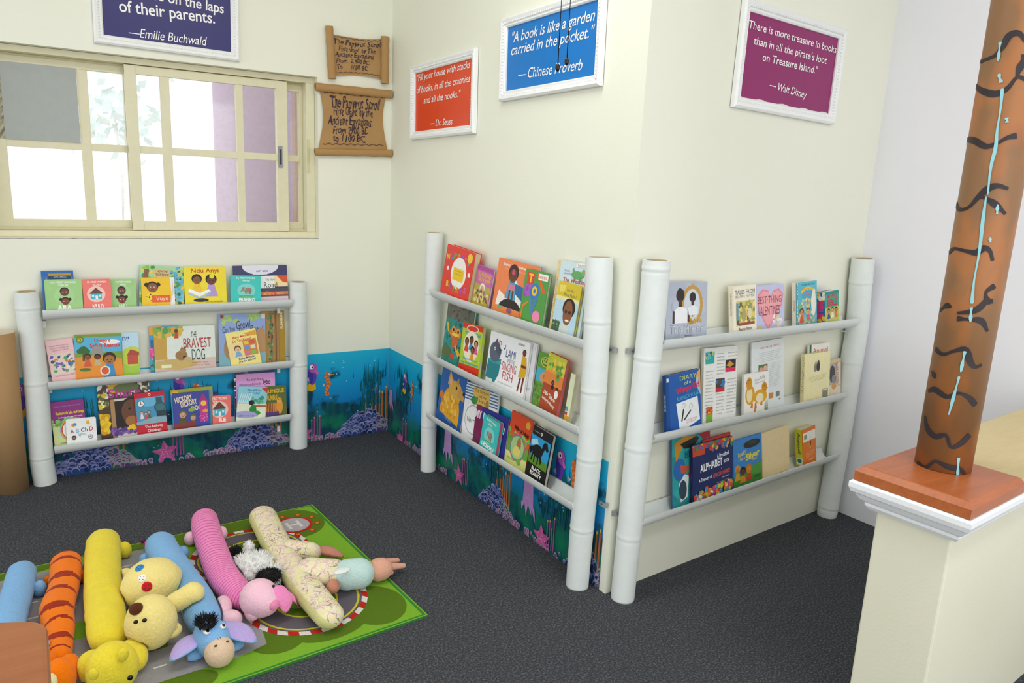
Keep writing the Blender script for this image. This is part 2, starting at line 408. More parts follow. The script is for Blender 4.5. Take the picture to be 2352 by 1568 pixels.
def mural(w, s0, s1, label, items, mounds, ztop=None):
    b = MB(); n = 1
    def q(s, z, o=.0012): return wp(w, s, z, o)
    zt = ztop or (HM, HM)
    b.add([q(s0, .0), q(s1, .0), q(s1, zt[1]), q(s0, zt[0]), q(s0, 0, .0002), q(s1, 0, .0002), q(s1, zt[1], .0002), q(s0, zt[0], .0002)],
          [(0, 1, 2, 3), (3, 2, 6, 7), (0, 3, 7, 4), (1, 5, 6, 2)], MUR)
    st = [.0014]
    def sh(pts, c):
        st[0] += 1.2e-6; b.add([q(s, z, st[0]) for s, z in pts], [tuple(range(len(pts)))], m(c, .35))
    def el(s, z, rs, rz, c, rot=0, n=14):
        cr, sr = cos(rot), sin(rot)
        pts = []
        for i in range(n):
            a = 2*pi*i/n; ex, ez = cos(a)*rs, sin(a)*rz
            pts.append((min(s1, max(s0, s+ex*cr-ez*sr)), max(0.001, z+ex*sr+ez*cr)))
        sh(pts, c)
    def stalk(s, z0, z1, wd, c, c2):
        z0 = max(0, z0)
        if not (s0 < s-wd and s+wd < s1): return
        sh([(s-wd, z0), (s+wd, z0), (s+wd*.8, z1), (s-wd*.8, z1)], c); sh([(s-wd, z0), (s-wd*.2, z0), (s-wd*.2, z1), (s-wd*.8, z1)], c2); el(s, z1, wd*.9, wd*1.3, '#d8b04a' if c2[1] > '6' else c)
    rn = random.Random(hash(label) % 1000 if False else len(label))
    for (s, z, k) in mounds:                                   # coral heads
        for dx, hh in ((-.05, .10), (-.02, .135), (.0, .15), (.02, .12), (.035, .115), (.055, .14)):
            stalk(s+dx*k+.05*k, .06*k, (.09+hh)*k*1.0, .0045, '#9a5a3a', '#c9772f')
        for i in range(int(240*k)):
            t = i/(240*k); x = rn.uniform(-1, 1); hgt = (1-t)*.115*k*(1-abs(x)**1.7)
            r = rn.uniform(.0075, .0155)*k; zz = hgt*1.0 + rn.uniform(0, .008)
            right = x > .35
            rim = rn.choice(['#7f86b8', '#6a76ac', '#9a9ac4'] if not right else ['#a98aa8', '#9484a8', '#84a090'])
            core = rn.choice(['#152a5c', '#1c3a78', '#2a4580', '#223060'] if not right else ['#503a6c', '#43436e', '#62446a', '#36574c'])
            el(s+x*.15*k, zz, r, r*1.25, rim); el(s+x*.15*k, zz-r*.26, r*.92, r*1.1, core)
    for it in items:
        k, s, z = it[0], it[1], it[2]
        if k == 'pebbles':
            for i in range(it[4]):
                x = rn.uniform(s, it[3]); r = rn.uniform(.005, .010); zz = rn.uniform(0, .022)
                el(x, zz, r, r*1.2, '#b99ab8'); el(x, zz-.0015, r*.75, r*.95, rn.choice(['#6b5a7d', '#85607f', '#4e5f78']))
        if k == 'star':
            pts = []
            for i in range(10):
                a = pi/2+i*pi/5+.12; rr = it[3] if i % 2 == 0 else it[3]*.45
                pts.append((s+rr*cos(a), max(.001, z+rr*sin(a))))
            for i in range(10): sh([(s, z), pts[i], pts[(i+1) % 10]], '#c9619f' if i % 2 else '#bb5592')
            for i in range(25): el(s+rn.gauss(0, it[3]*.3), max(.006, z+rn.gauss(0, it[3]*.3)), .0018, .0018, '#e49ac4')
            for d in (.03, .042, .055, .066): stalk(s+d, z-.02, z+rn.uniform(.05, .1), .003, '#8d4a86', '#a45a9a')
        if k == 'seahorse':                                    # an ordinary orange seahorse
            h = it[3]; pth = [(.0, .5), (-.04, .36), (.03, .18), (.06, .02), (.0, -.16), (-.06, -.30), (-.04, -.43), (.05, -.44), (.07, -.36), (.03, -.33)]
            rad = [.075, .085, .085, .105, .085, .055, .04, .032, .026, .018]
            c3 = catmull([V((a, b_, 0)) for a, b_ in pth], 46)
            for i, p in enumerate(c3): el(s+p.x*h, z+p.y*h, lerp_list(rad, i/45)*h, lerp_list(rad, i/45)*h, '#c9622a' if i % 4 < 2 else '#dd8a3c', 0, 10)
            el(s+.04*h, z+.42*h, .12*h, .085*h, '#c86a38'); sh([(s+.12*h, z+.46*h), (s+.12*h, z+.40*h), (s+.3*h, z+.40*h), (s+.3*h, z+.43*h)], '#dc9a4c')
            el(s+.1*h, z+.45*h, .035*h, .035*h, '#fff'); el(s+.11*h, z+.45*h, .017*h, .02*h, '#111')
            sh([(s-.08*h, z+.02*h), (s-.2*h, z+.06*h), (s-.17*h, z-.08*h)], '#e0b08a')
        if k == 'fish':                                        # an upright violet and yellow fish
            h = it[3]
            sh([(s-.08*h, z-.2*h), (s+.1*h, z-.2*h), (s+.12*h, z-.42*h), (s-.02*h, z-.5*h), (s-.26*h, z-.4*h), (s-.2*h, z-.3*h)], '#e3b21c')
            el(s, z+.08*h, .15*h, .36*h, '#6a3fae'); el(s-.05*h, z+.03*h, .09*h, .27*h, '#3a3aa0'); el(s+.03*h, z+.3*h, .14*h, .17*h, '#b05ab6')
            sh([(s+.12*h, z+.28*h), (s+.22*h, z+.12*h), (s+.16*h, z+.05*h), (s+.08*h, z+.15*h)], '#c46ab4')
            el(s-.02*h, z+.33*h, .07*h, .075*h, '#fff'); el(s+.0*h, z+.33*h, .03*h, .035*h, '#222')
            sh([(s-.12*h, z+.0*h), (s-.24*h, z-.08*h), (s-.1*h, z-.15*h)], '#c9a2d8')
        if k == 'jelly':                                       # a plain pink jellyfish with short arms
            h = it[3]
            sh([(s-.2*h, z-.2*h), (s-.16*h, z+.4*h), (s+.16*h, z+.4*h), (s+.2*h, z-.2*h)], '#b58ac4'); el(s, z+.38*h, .17*h, .12*h, '#bf95cc')
            for i, dx in enumerate((-.2, -.07, .07, .17)): sh([(s+(dx-.06)*h, z-.18*h), (s+(dx+.07)*h, z-.18*h), (s+(dx+.05*(i-1))*h+.02*h, z-(.36+.1*(i % 2))*h)], '#b58ac4')
            for i in range(10): el(s+rn.uniform(-.13, .13)*h, z+rn.uniform(-.1, .4)*h, .016*h, .016*h, '#cfa9da')
        if k == 'bubbles':
            for i in range(it[4]): el(rn.uniform(s, it[3]), rn.uniform(z, HM-.03), rn.uniform(.002, .005), rn.uniform(.0015, .003), '#8fd6ea')
        if k == 'weed':
            for i in range(110):
                x = s+rn.gauss(0, it[3]*.22); z0 = z+rn.uniform(-.1, .06); l = rn.uniform(.03, .08)
                if s0+.01 < x < s1-.01 and z0 > 0: sh([(x-.0025, z0), (x+.0025, z0), (x+rn.uniform(-.006, .006), min(zt[0]-.005, zt[1]-.005, z0+l))], rn.choice(['#0d5f5a', '#0f6a66', '#0a5260', '#0c5a70', '#0d4f66']))
    o = b.build('wall_mural', root=wp(w, (s0+s1)/2, 0, .0012))
    return tag(o, label, 'wall mural', 'underwater mural strips')
def ap(w, x, y): return onwall(x, y, w, .001)
sA = lambda x, y: ap('A', x, y)
mural('A', -2.0, -.0015, 'blue underwater mural strip along the back wall below the window',
      [('weed', sA(180, 900)[0], .2, .25), ('weed', sA(450, 930)[0], .22, .22), ('weed', sA(880, 900)[0]-.06, .22, .12), ('pebbles', sA(470, 1040)[0], 0, sA(560, 1020)[0], 22), ('pebbles', sA(715, 1012)[0], 0, sA(780, 1010)[0], 26), ('pebbles', sA(380, 1050)[0]-.1, 0, sA(380, 1050)[0]+.1, 20),
       ('bubbles', -.3, .1, -.05, 12), ('bubbles', -1.3, .15, -.45, 26),
       ('star', sA(380, 1035)[0], .042, .052), ('star', sA(700, 985)[0], .04, .04),
       ('fish', *sA(717, 865), .13), ('seahorse', *sA(751, 883), .105), ('fish', *sA(410, 890), .13), ('fish', *sA(48, 920), .13), ('seahorse', *sA(450, 910), .1)],
      [(sA(215, 1060)[0], 0, 1.0), (sA(590, 1010)[0], 0, .95), (sA(845, 985)[0]-.01, 0, .92)])
sB = lambda x, y: ap('B', x, y)
mural('B', .0015, LB-.028, 'blue underwater mural strip along the middle wall behind the leaning picture books',
      [('weed', sB(925, 890)[0], .24, .14), ('weed', sB(1000, 960)[0], .25, .15), ('weed', sB(1150, 1000)[0], .22, .2), ('weed', sB(1290, 1100)[0], .2, .2), ('bubbles', .05, .12, 1.5, 40),
       ('pebbles', .12, 0, .6, 60), ('pebbles', .9, 0, 1.53, 60),
       ('jelly', *sB(899, 918), .10), ('fish', *sB(931, 880), .10), ('seahorse', *sB(947, 902), .085), ('star', *sB(920, 1005), .038),
       ('jelly', *sB(1030, 1020), .16), ('star', *sB(1055, 1090), .046), ('jelly', *sB(1215, 1140), .16), ('star', *sB(1245, 1235), .05), ('fish', *sB(1287, 1078), .14), ('seahorse', *sB(1318, 1105), .12)],
      [(sB(975, 1030)[0]+.02, 0, .6), (sB(1140, 1150)[0], 0, .8), (sB(1365, 1300)[0]-.02, 0, .75)], (HM+.003, HM+.003))
# ================================================================== BAMBOO BOOKSHELVES
WHITE = m('#e3e9e6', .5, 'paint'); WHITE2 = m('#dde1df', .55, 'paint'); CUT = m('#b99a6a', .7, 'paint')
STEEL = m('#b9bcbf', .35, 'metal'); RAW = m('#c9b48c', .7, 'paint')
POFF, ROFF, RRAD = .0432, .0435, .038
def bamboo_post(parent, w, pts, hw, nodes):
    P0, n, u = WALLS[w]
    P_ = [hit(x, y, P0+n*POFF, n) for x, y in pts]
    zt, zb = P_[0].z, P_[-1].z
    for p in P_: p.z = zt*(p.z-zb)/(zt-zb)
    path = catmull(P_, 80); N = 80
    rad = [px2m(p, lerp_list(hw, i/(N-1))) for i, p in enumerate(path)]
    rad = [min(r, .0375) for r in rad]
    nz = [hit(60, y, P0+n*POFF, n).z if False else None for y in nodes]
    zz = []
    for (x, y) in nodes: zz.append(hit(x, y, P0+n*POFF, n).z)
    path2, rad2 = [], []
    for i in range(N*3-2):                                       # refine, with a ridge at each node
        t = i/(N*3-3); p = V([lerp_list([q[k] for q in path], t) for k in range(3)]); r = lerp_list(rad, t)
        for z0 in zz:
            d = p.z-z0; r *= 1+.03*math.exp(-(d/.005)**2)-.03*math.exp(-((d+.009)/.003)**2)+.02*math.exp(-(d/.035)**2)
        path2.append(p); rad2.append(r)
    b = MB(); rings = sweep(path2, rad2, 28, up=n)
    top = rings[0]; c = path2[0]
    inner = [c+(q-c)*.78 for q in top]; deep = [q-Z*.03 for q in inner]
    b.loft(rings, WHITE, cap0=False, cap1=True)
    b.loft([deep, inner], RAW, cap0=False, cap1=False); b.loft([inner, top], WHITE2, cap0=False, cap1=False, smooth=False)
    b.add(deep, [tuple(range(28))], m('#8a7a5c', .8))
    return b.build('post', parent)
def half_rail(parent, w, pL, pR, seed):
    P0, n, u = WALLS[w]; off = ROFF+RRAD
    a = hit(*pL, P0+n*off, n)-n*RRAD; c = hit(*pR, P0+n*off, n)-n*RRAD
    d = (c-a); L = d.length; d.normalize(); up = (Z - d*d.z).normalized(); rn = random.Random(seed)
    nodes = [rn.uniform(.22, .4)*L, rn.uniform(.62, .8)*L]
    b = MB(); K = 14; outer, inner = [], []
    N = 90
    for i in range(N+1):
        s = L*i/N; r = RRAD*(1+.012*sin(s*9+seed))
        for q in nodes: r *= 1+.05*math.exp(-((s-q)/.006)**2)-.03*math.exp(-((s-q-.012)/.005)**2)
        o_, i_ = [], []
        for k in range(K+1):
            t = pi+pi*k/K; e_ = n*(-cos(t))*(-1)
            dirv = n*(cos(t)*-1)*-1
            dirv = n*cos(t)*-1 + up*sin(t)
            o_.append(a+d*s+dirv*r); i_.append(a+d*s+dirv*(r-.0055))
        outer.append(o_); inner.append(i_)
    b.loft(outer, WHITE, close=False, cap0=False, cap1=False); b.loft([q[::-1] for q in inner], WHITE, close=False, cap0=False, cap1=False)
    for k in (0, K):                                             # the two lips
        for i in range(N): b.add([outer[i][k], outer[i+1][k], inner[i+1][k], inner[i][k]], [(0, 1, 2, 3)], WHITE2)
    for i in (0, N):
        for k in range(K): b.add([outer[i][k], outer[i][k+1], inner[i][k+1], inner[i][k]], [(0, 1, 2, 3)], RAW if rn.random() < .3 else WHITE2)
    for q in []:                                              # the diaphragm of each joint stays in the trough, cut low
        i = int(q/L*N); c0 = a+d*q
        ring = inner[i]; b.add(list(ring[2:K-1]), [tuple(range(K-3))], WHITE2); b.add([p+d*.004 for p in ring[2:K-1]], [tuple(range(K-3))], WHITE2)
    for _ in range(7):                                           # chips of bare wood on the lip
        i = rn.randrange(3, N-3); k = 0 if rn.random() < .5 else K
        p = outer[i][k]; b.add([p+up*.0006, p+d*.006+up*.0006, p+d*.004+up*.0006+(inner[i][k]-p)*.8], [(0, 1, 2)], m('#8d6f4c', .8))
    return b.build('shelf_rail', parent), (a+n*RRAD, c+n*RRAD)
def strap(parent, w, px, py, side):
    P0, n, u = WALLS[w]; p = hit(px, py, P0+n*.012, n); b = MB()
    b.box(p+u*0, (.026, .003, .014), STEEL, Matrix((u, -n, Z)).transposed()); b.box(p+u*side*.013-n*.004, (.003, .012, .014), STEEL, Matrix((u, -n, Z)).transposed())
    b.ell(p+n*.002, (.003, .003, .003), m('#6d6a62', .5, 'metal'), n=8)
    b.build('metal_strap', parent)
def hook(parent, w, px, py):
    P0, n, u = WALLS[w]; p = hit(px, py, P0+n*.035, n); b = MB()
    b.box(p, (.012, .003, .022), WHITE2, Matrix((u, -n, Z)).transposed()); b.box(p+Z*.011-n*.014, (.012, .03, .003), WHITE2, Matrix((u, -n, Z)).transposed())
    b.build('bracket', parent)
LIP = {}
def bookshelf(w, label, posts, rails, straps, hooks):
    P0, n, u = WALLS[w]; f = hit(*posts[0][0][-1], P0+n*POFF, n); g = hit(*posts[1][0][-1], P0+n*POFF, n); c = (f+g)/2
    t = thing('bamboo_bookshelf', (c.x, c.y, 0), label, 'bookshelf', 'bamboo bookshelves')
    for pts, hw, nd in posts: bamboo_post(t, w, pts, hw, nd)
    for i, (a, b) in enumerate(rails): LIP[w, i+1] = half_rail(t, w, a, b, i*3+ord(w))[1]
    for s in straps: strap(t, w, *s)
    for h in hooks: hook(t, w, *h)
bookshelf('A', 'white painted bamboo bookshelf on the back wall under the window',
    [([(60, 669), (64, 705), (83, 878), (95, 1047), (105, 1113)], [26, 26.5, 26, 25, 24], [(64, 705), (83, 878), (95, 1047)]),
     ([(685, 647), (685.4, 840), (685.6, 1027)], [19.6, 19.6], [(685, 714), (685, 835)])],
    [((97, 713), (672, 688)), ((110, 878), (674, 828)), ((124, 1026), (668, 951))], [], [(101, 745), (640, 713), (115, 895), (640, 850), (640, 985)])
bookshelf('B', 'white painted bamboo bookshelf on the middle wall left of the outer corner',
    [([(997.6, 534), (994, 671), (989, 822), (985, 975), (983, 1083)], [20, 18.5, 18, 17.5], [(994, 671), (989, 826), (985, 975)]),
     ([(1377, 590), (1372, 736), (1364, 895), (1353.6, 1048), (1337, 1209), (1325, 1353)], [32, 31, 29.5, 28.5, 27, 26], [(1372, 736), (1364, 895), (1353.6, 1048), (1337, 1209)])],
    [((986, 664), (1337, 781)), ((980, 809), (1327, 982)), ((978, 947), (1314, 1158))], [(1404, 803, 1), (1383, 1157, 1)], [(1004, 692), (998, 837), (996, 975)])
bookshelf('C', 'white painted bamboo bookshelf with crooked right post on the right cream wall',
    [([(1508.5, 597), (1498, 721), (1488, 820), (1466, 1026), (1445, 1228), (1429.5, 1374)], [32, 31.5, 31, 30, 28, 27], [(1506, 615), (1488, 820), (1466, 1026), (1445, 1228)]),
     ([(1983, 593), (1977, 646), (1969, 747), (1956, 830), (1930, 1000), (1902.5, 1161), (1899, 1184)], [25, 26, 25, 24, 23, 22, 21], [(1977, 646), (1956, 830), (1930, 1000), (1902.5, 1161)])],
    [((1530, 781), (1978, 731)), ((1506, 999), (1948, 901)), ((1482, 1193), (1930, 1041))], [(1452, 806, -1), (1419, 1178, -1)], [(1950, 770), (1925, 925), (1908, 1068)])

# ================================================================== FRAMED POSTERS
def poster(w, quad, color, lines, label, fw=.030, wavy=False):
    """quad: outer corners TL, TR, BR, BL of the frame in the photograph"""
    off = .012
    q = [onwall(*p, w, off) for p in quad]
    s0 = (q[0][0]+q[3][0])/2; s1 = (q[1][0]+q[2][0])/2; tl, tr, br, bl = q[0][1], q[1][1], q[2][1], q[3][1]
    zt = (tl+tr)/2; zb = (bl+br)/2; W, H = s1-s0, zt-zb; rot = ((tr-tl)+(br-bl))/2/W
    P0, n, u = WALLS[w]; c = wp(w, (s0+s1)/2, (zt+zb)/2)
    U = (u+Z*rot).normalized(); Vv = (Z-u*rot).normalized()
    t = thing('framed_poster', c, label, 'poster', 'quote posters in white frames')
    def at(x, y, o): return c+U*x+Vv*y+n*o
    FW_ = m('#f3f5f3', .4, 'paint'); fb = MB(); prof = [(0, .002), (0, .014), (.006, .019), (.014, .017), (.02, .012), (.026, .0135), (fw, .010), (fw, .004)]
    rings = [[at(sx*(W/2-d), sy*(H/2-d), o) for sx, sy in ((-1, -1), (1, -1), (1, 1), (-1, 1))] for d, o in prof]
    fb.loft(rings, FW_, cap0=False, cap1=False, smooth=False)
    def beads(a, b):                                             # the carved bead row
        k = int((b-a).length/.0095)
        for i in range(k): fb.ell(a+(b-a)*((i+.5)/k), (.0036, .0036, .0036), FW_, n=8)
    e_ = .0165
    cs = [at(sx*(W/2-e_), sy*(H/2-e_), .0148) for sx, sy in ((-1, -1), (1, -1), (1, 1), (-1, 1))]
    for i in range(4): beads(cs[i], cs[(i+1) % 4])
    fb.build('frame', t)
    pb = MB(); iw, ih = W/2-fw+.003, H/2-fw+.003
    pb.add([at(-iw, -ih, .005), at(iw, -ih, .005), at(iw, ih, .005), at(-iw, ih, .005)], [(0, 1, 2, 3)], m('#f4f1e8', .5))
    low = ih-(.004 if wavy else 0)
    K = 24; edge = [at(iw-2*iw*i/K, -low+(.003*sin(i*1.1) if wavy else 0), .0055) for i in range(K+1)]
    pb.add([at(-iw, ih, .0055), at(iw, ih, .0055)][::-1]+edge[::-1], [tuple(range(K+3))], m(color, .28))
    for s, L, Rr, cap, it, bold in lines:
        vs, fs = text_mesh(s, bold, it)
        a, b = hit(*L, P0+n*.0065, n), hit(*Rr, P0+n*.0065, n)
        ca = 'T' if True else ''
        ax, bx = min(v[0] for v in vs), max(v[0] for v in vs); sx = (b-a).length/(bx-ax); d = (b-a).normalized(); upv = n.cross(d)
        sy = px2m(a, cap)/.73
        pb.add([a+d*((vx-ax)*sx)+upv*(vy*sy) for vx, vy in vs], fs, m('#f5f3f2', .4))
    pb.build('print', t)
IT = .25
poster('A', [(204, -190), (549, -110), (549, 137), (214, 102)], '#231f68',
       [('readers on the laps', (213+70, -15), (514, 31), 24, 0, .012), ('of their parents.', (274, 26), (494, 54), 27, 0, .012), ('\u2014Emilie Buchwald', (296, 83), (476, 105), 21, IT, 0)],
       'framed dark purple quote poster above the window, cut off by the top edge')
poster('B', [(944, 152), (1094, 110), (1088, 305), (944, 322)], '#e2481f',
       [('"Fill your house with stacks', (958, 187), (1080, 155), 15, IT, .006), ('of books, in all the crannies', (957, 215), (1080, 187), 15, IT, .006), ('and all the nooks."', (973, 238), (1058, 222), 15, IT, .006), ('\u2014 Dr. Seuss', (988, 290), (1039, 286), 15, IT, .004)],
       'framed orange-red quote poster nearest the inner corner')
poster('B', [(1152, 47), (1388, -38), (1381, 199), (1148, 231)], '#1178c8',
       [('"A book is like a garden', (1176, 98), (1366, 46), 23, IT, .006), ('carried in the pocket."', (1174, 127), (1365, 84), 23, IT, .006), ('\u2014 Chinese Proverb', (1190, 182), (1337, 160), 23, IT, .003)],
       'framed bright blue quote poster behind the two hanging black pull cords')
poster('C', [(1716, -4), (1944, 67), (1916, 288), (1680, 243)], '#8f1d63',
       [('"There is more treasure in books', (1714, 62), (1920, 122), 18, IT*.3, .006), ('than in all the pirate\'s loot', (1731, 101), (1898, 147), 18, IT*.3, .006), ('on Treasure Island."', (1751, 139), (1877, 170), 18, IT*.3, .006), ('\u2014 Walt Disney', (1767, 202), (1852, 226), 18, IT, .004)],
       'framed magenta quote poster on the right cream wall', wavy=True)

# ================================================================== PAPER SCROLLS
KRAFT = m('#b08a57', .8, 'paint'); KRAFT2 = m('#9c7848', .85, 'paint'); INK = '#3a2a3a'
def scroll(quad, rolls, lines, waves, label, bow):
    w = 'A'; P0, n, u = WALLS[w]; q = [onwall(*p, w, .006) for p in quad]
    c = wp(w, sum(a[0] for a in q)/4, sum(a[1] for a in q)/4)
    t = thing('paper_scroll', c, label, 'scroll', 'brown paper scrolls by the window')
    def at(x, y, o=.006):
        a = (q[0][0]*(1-x)+q[1][0]*x)*(1-y)+(q[3][0]*(1-x)+q[2][0]*x)*y; b = (q[0][1]*(1-x)+q[1][1]*x)*(1-y)+(q[3][1]*(1-x)+q[2][1]*x)*y
        if bow == 'x': a += (.5-x)*2*(sin(pi*y)*.016)
        else: b += -(.5-y)*2*(sin(pi*x)*.008)
        return wp(w, a, b, o+.006*sin(x*5+y*4)**2)
    b = MB(); N = 14; vs = [at(i/N, j/N) for j in range(N+1) for i in range(N+1)]
    b.add(vs, [(j*(N+1)+i, j*(N+1)+i+1, (j+1)*(N+1)+i+1, (j+1)*(N+1)+i) for j in range(N) for i in range(N)], KRAFT, True)
    for s, x0, y0, x1, y1, bold in lines:                        # hand lettering: each letter a little off
        vs, fs = text_mesh(s, bold, .1, 1.02); ax, bx = min(v[0] for v in vs), max(v[0] for v in vs); ay, by = min(v[1] for v in vs), max(v[1] for v in vs)
        b.add([at(x0+(vx-ax)/(bx-ax)*(x1-x0)+.008*sin(vy*9+vx*3), y1-(vy-ay)/(by-ay)*(y1-y0)+.012*sin(vx*5+len(s)), .0075) for vx, vy in vs], fs, m(INK, .7))
    for y in waves:
        for i in range(40):
            f = lambda k: (.05+.9*k/40, y+.012*sin(k*1.3))
            (a0, b0), (a1, b1) = f(i), f(i+1)
            b.add([at(a0, b0, .0075), at(a1, b1, .0075), at(a1, b1+.018, .0075), at(a0, b0+.018, .0075)], [(0, 1, 2, 3)], m('#6b4f3c', .8))
    b.build('sheet', t)
    for (p0, p1, r) in rolls:
        a, e_ = hit(*p0, P0+n*.016, n), hit(*p1, P0+n*.016, n); rb = MB(); d = (e_-a).normalized(); sd = d.cross(n).normalized(); rings = []
        for k in range(17):
            tt = k/16; cc = a+(e_-a)*tt; rr = px2m(cc, r)*(1+.05*sin(k*1.7))
            rings.append([cc+(sd*cos(g)+n*sin(g)*.75)*rr*(1 if g < 4.6 else .84) for g in [2*pi*i/20 for i in range(20)]])
        rb.loft(rings, KRAFT, cap0=False, cap1=False)
        for rg, sg in ((rings[0], -1), (rings[-1], 1)):
            cc = sum(rg, V((0, 0, 0)))/20; rb.loft([rg, [cc+(p-cc)*.7 for p in rg], [cc+(p-cc)*.66-d*sg*.02 for p in rg]], KRAFT2, cap0=False, cap1=True)
        rb.build('roll', t)
scroll([(760, 78), (886, 90), (876, 182), (766, 174)], [((756, 60), (763, 181), 9), ((885, 84), (884, 192), 9.5)],
       [('The Papyrus Scroll', .03, .08, .93, .26, .012), ('First used by The', .12, .25, .82, .42, .008), ('Ancient Egyptians', .05, .40, .80, .57, .008), ('From  2,900 BC', .07, .57, .72, .70, .01), ('To     1100 BC', .07, .72, .70, .85, .01)], [.03, .92],
       'upper brown paper scroll, rolled at left and right sides, beside the window', 'y')
scroll([(735, 208), (885, 222), (890, 346), (730, 343)], [((724, 199), (899, 217), 9), ((723, 349), (900, 352), 8)],
       [('The Papyrus Scroll', .13, .06, .93, .33, .014), ('First Used by the', .17, .25, .82, .44, .006), ('Ancient Egyptians', .08, .40, .80, .62, .008), ('From 2900 BC', .17, .58, .74, .72, .014), ('to 1100 BC', .18, .73, .68, .86, .016)], [.01, .89],
       'lower brown paper scroll, rolled at top and bottom, beside the window', 'x')

# ================================================================== CARDBOARD TUBE ON THE FLOOR
KR = m('#a9865a', .8, 'paint')
bt = fl(40, 1128); tp = onwall(2, 768, 'A', .11)
tb = MB(); base = V((bt.x-.012, bt.y+.02, 0)); r = px2m(base, 31); h = tp[1]
def ringc(c, r, n=40): return [c+V((cos(2*pi*i/n)*r, sin(2*pi*i/n)*r, 0)) for i in range(n)]
tb.loft([ringc(base, r), ringc(base+Z*h, r), ringc(base+Z*h, r*.9), ringc(base+Z*.02, r*.9)], lambda i, j: KR if i == 0 else m('#d9cdb6', .8, 'paint'), cap0=True, cap1=True, smooth=True)
o = tb.build('cardboard_tube', root=base); tag(o, 'tall brown cardboard tube standing on the carpet at the left end of the window bookshelf', 'tube')

# ================================================================== HALF WALL WITH WOOD CAP AND PAINTED POLE
ZC = .62
def wood_mat(name, a, b, sc=(3, 30, 30), rough=.35):
    t = NT(name); v = t.coord(sc); f = t.noise(v, 2.2, 5, .6); g = t.noise(v, 9, 4, .7)
    t.base(t.mix(t.ramp(g, [(.3, '#000'), (.8, '#999')]), t.mix(f, a, b), tuple(x*.6 for x in lin(a)))); t.rough(rough, .4); t.bump(g, .12, .001); return t.m
MAHO = wood_mat('reddish_brown_wood', '#9c4f28', '#c4743f'); BEIGEW = wood_mat('pale_beige_board', '#c9b583', '#d8c79a', (2, 9, 9), .6)
e1 = V((cos(AC), sin(AC), 0)); e2 = V((-sin(AC), cos(AC), 0))
nc = fl(2235, 1158, ZC); bw, bd = .245, .222
Lw = (LC+.12-nc.x)/cos(AC)
def hp(a, b, z): q = nc+e1*a+e2*b; return V((q.x, q.y, z))
hb = MB(); ins = .038
hb.prism([(hp(a, b, 0).x, hp(a, b, 0).y) for a, b in ((ins, ins), (Lw-.05, ins), (Lw-.05, bd-ins), (ins, bd-ins))], 0, ZC-.08, wall_mat('half_wall_paint', '#e9e7d2', '#dedcc2'))
o = struct(hb, 'wall_half', None, .004)
mo = MB(); prof = [(.030, -.092), (.026, -.092), (.020, -.084), (.020, -.078), (.012, -.072), (.004, -.060), (-.002, -.056), (-.006, -.046), (-.006, -.036), (-.002, -.032), (.01, -.032)]
rings = [[hp(a, b, ZC+z) for a, b in ((d, d), (Lw-.05, d), (Lw-.05, bd-d), (d, bd-d))] for d, z in prof]
mo.loft(rings, m('#f2f5f6', .3, 'paint'), smooth=False, cap0=True, cap1=True); mo_o = struct(mo, 'trim_1')
bb = MB(); bb.prism([(hp(a, b, 0).x, hp(a, b, 0).y) for a, b in ((bw+.001, .004), (Lw-.06, .004), (Lw-.06, bd-.002), (bw+.001, bd-.002))], ZC-.031, ZC-.004, BEIGEW)
tag(bb.build('wooden_board', root=hp(bw+.1, bd/2, ZC-.031), bevel=.003), 'pale beige wooden board topping the half wall behind the painted pole', 'board')
bk = MB(); prof = [(0, -.031), (0, -.012), (.009, -.001), (.012, 0)]
bk.loft([[hp(a, b, ZC+z) for a, b in ((d, d), (bw-d, d), (bw-d, bd-d), (d, bd-d))] for d, z in prof], MAHO, smooth=False)
bk.add([hp(.085, .003, ZC+.0002), hp(.0865, .003, ZC+.0002), hp(.0865, bd-.003, ZC+.0002), hp(.085, bd-.003, ZC+.0002)], [(0, 1, 2, 3)], m('#5d2d16', .6)) if False else None
tag(bk.build('wooden_block', root=hp(bw/2, bd/2, ZC-.031)), 'reddish-brown square wooden block on the half wall under the painted pole', 'wooden block')
# the pole: a brown cardboard tube daubed with wavy black strokes
def pole_mat():
    t = NT('painted_cardboard'); v = t.coord((1, 1, .55)); a = t.noise(v, 9, 3); b = t.noise(v, 120, 3); c = t.noise(v, 6.5, 2)
    col = t.mix(t.ramp(a, [(.44, '#000'), (.56, '#fff')]), '#8a6440', '#a86c3c'); col = t.mix(t.ramp(c, [(.58, '#000'), (.66, '#ccc')]), col, '#925638')
    t.base(t.mix(t.ramp(b, [(.3, '#000'), (.8, '#444')]), col, '#7a5636')); t.rough(.45, .4); return t.m
pcn = fl(2165, 1068, ZC); pr = .052; pb = MB(); PH = CEIL-.002
pb.loft([ringc(V((pcn.x, pcn.y, z)), pr, 64) for z in (ZC+.001, 1.0, 1.5, PH)], pole_mat())
def oncyl(x, y):
    d = ray(x, y); dx, dy, ox, oy = d.x, d.y, EYE.x-pcn.x, EYE.y-pcn.y
    A, B, Cc = dx*dx+dy*dy, 2*(ox*dx+oy*dy), ox*ox+oy*oy-pr*pr; D = B*B-4*A*Cc
    t = (-B-sqrt(D))/(2*A) if D > 0 else -B/(2*A)
    p = EYE+d*t; a0 = atan2(EYE.y-pcn.y, EYE.x-pcn.x); a = atan2(p.y-pcn.y, p.x-pcn.x)-a0
    return a0+(a+pi) % (2*pi)-pi, p.z
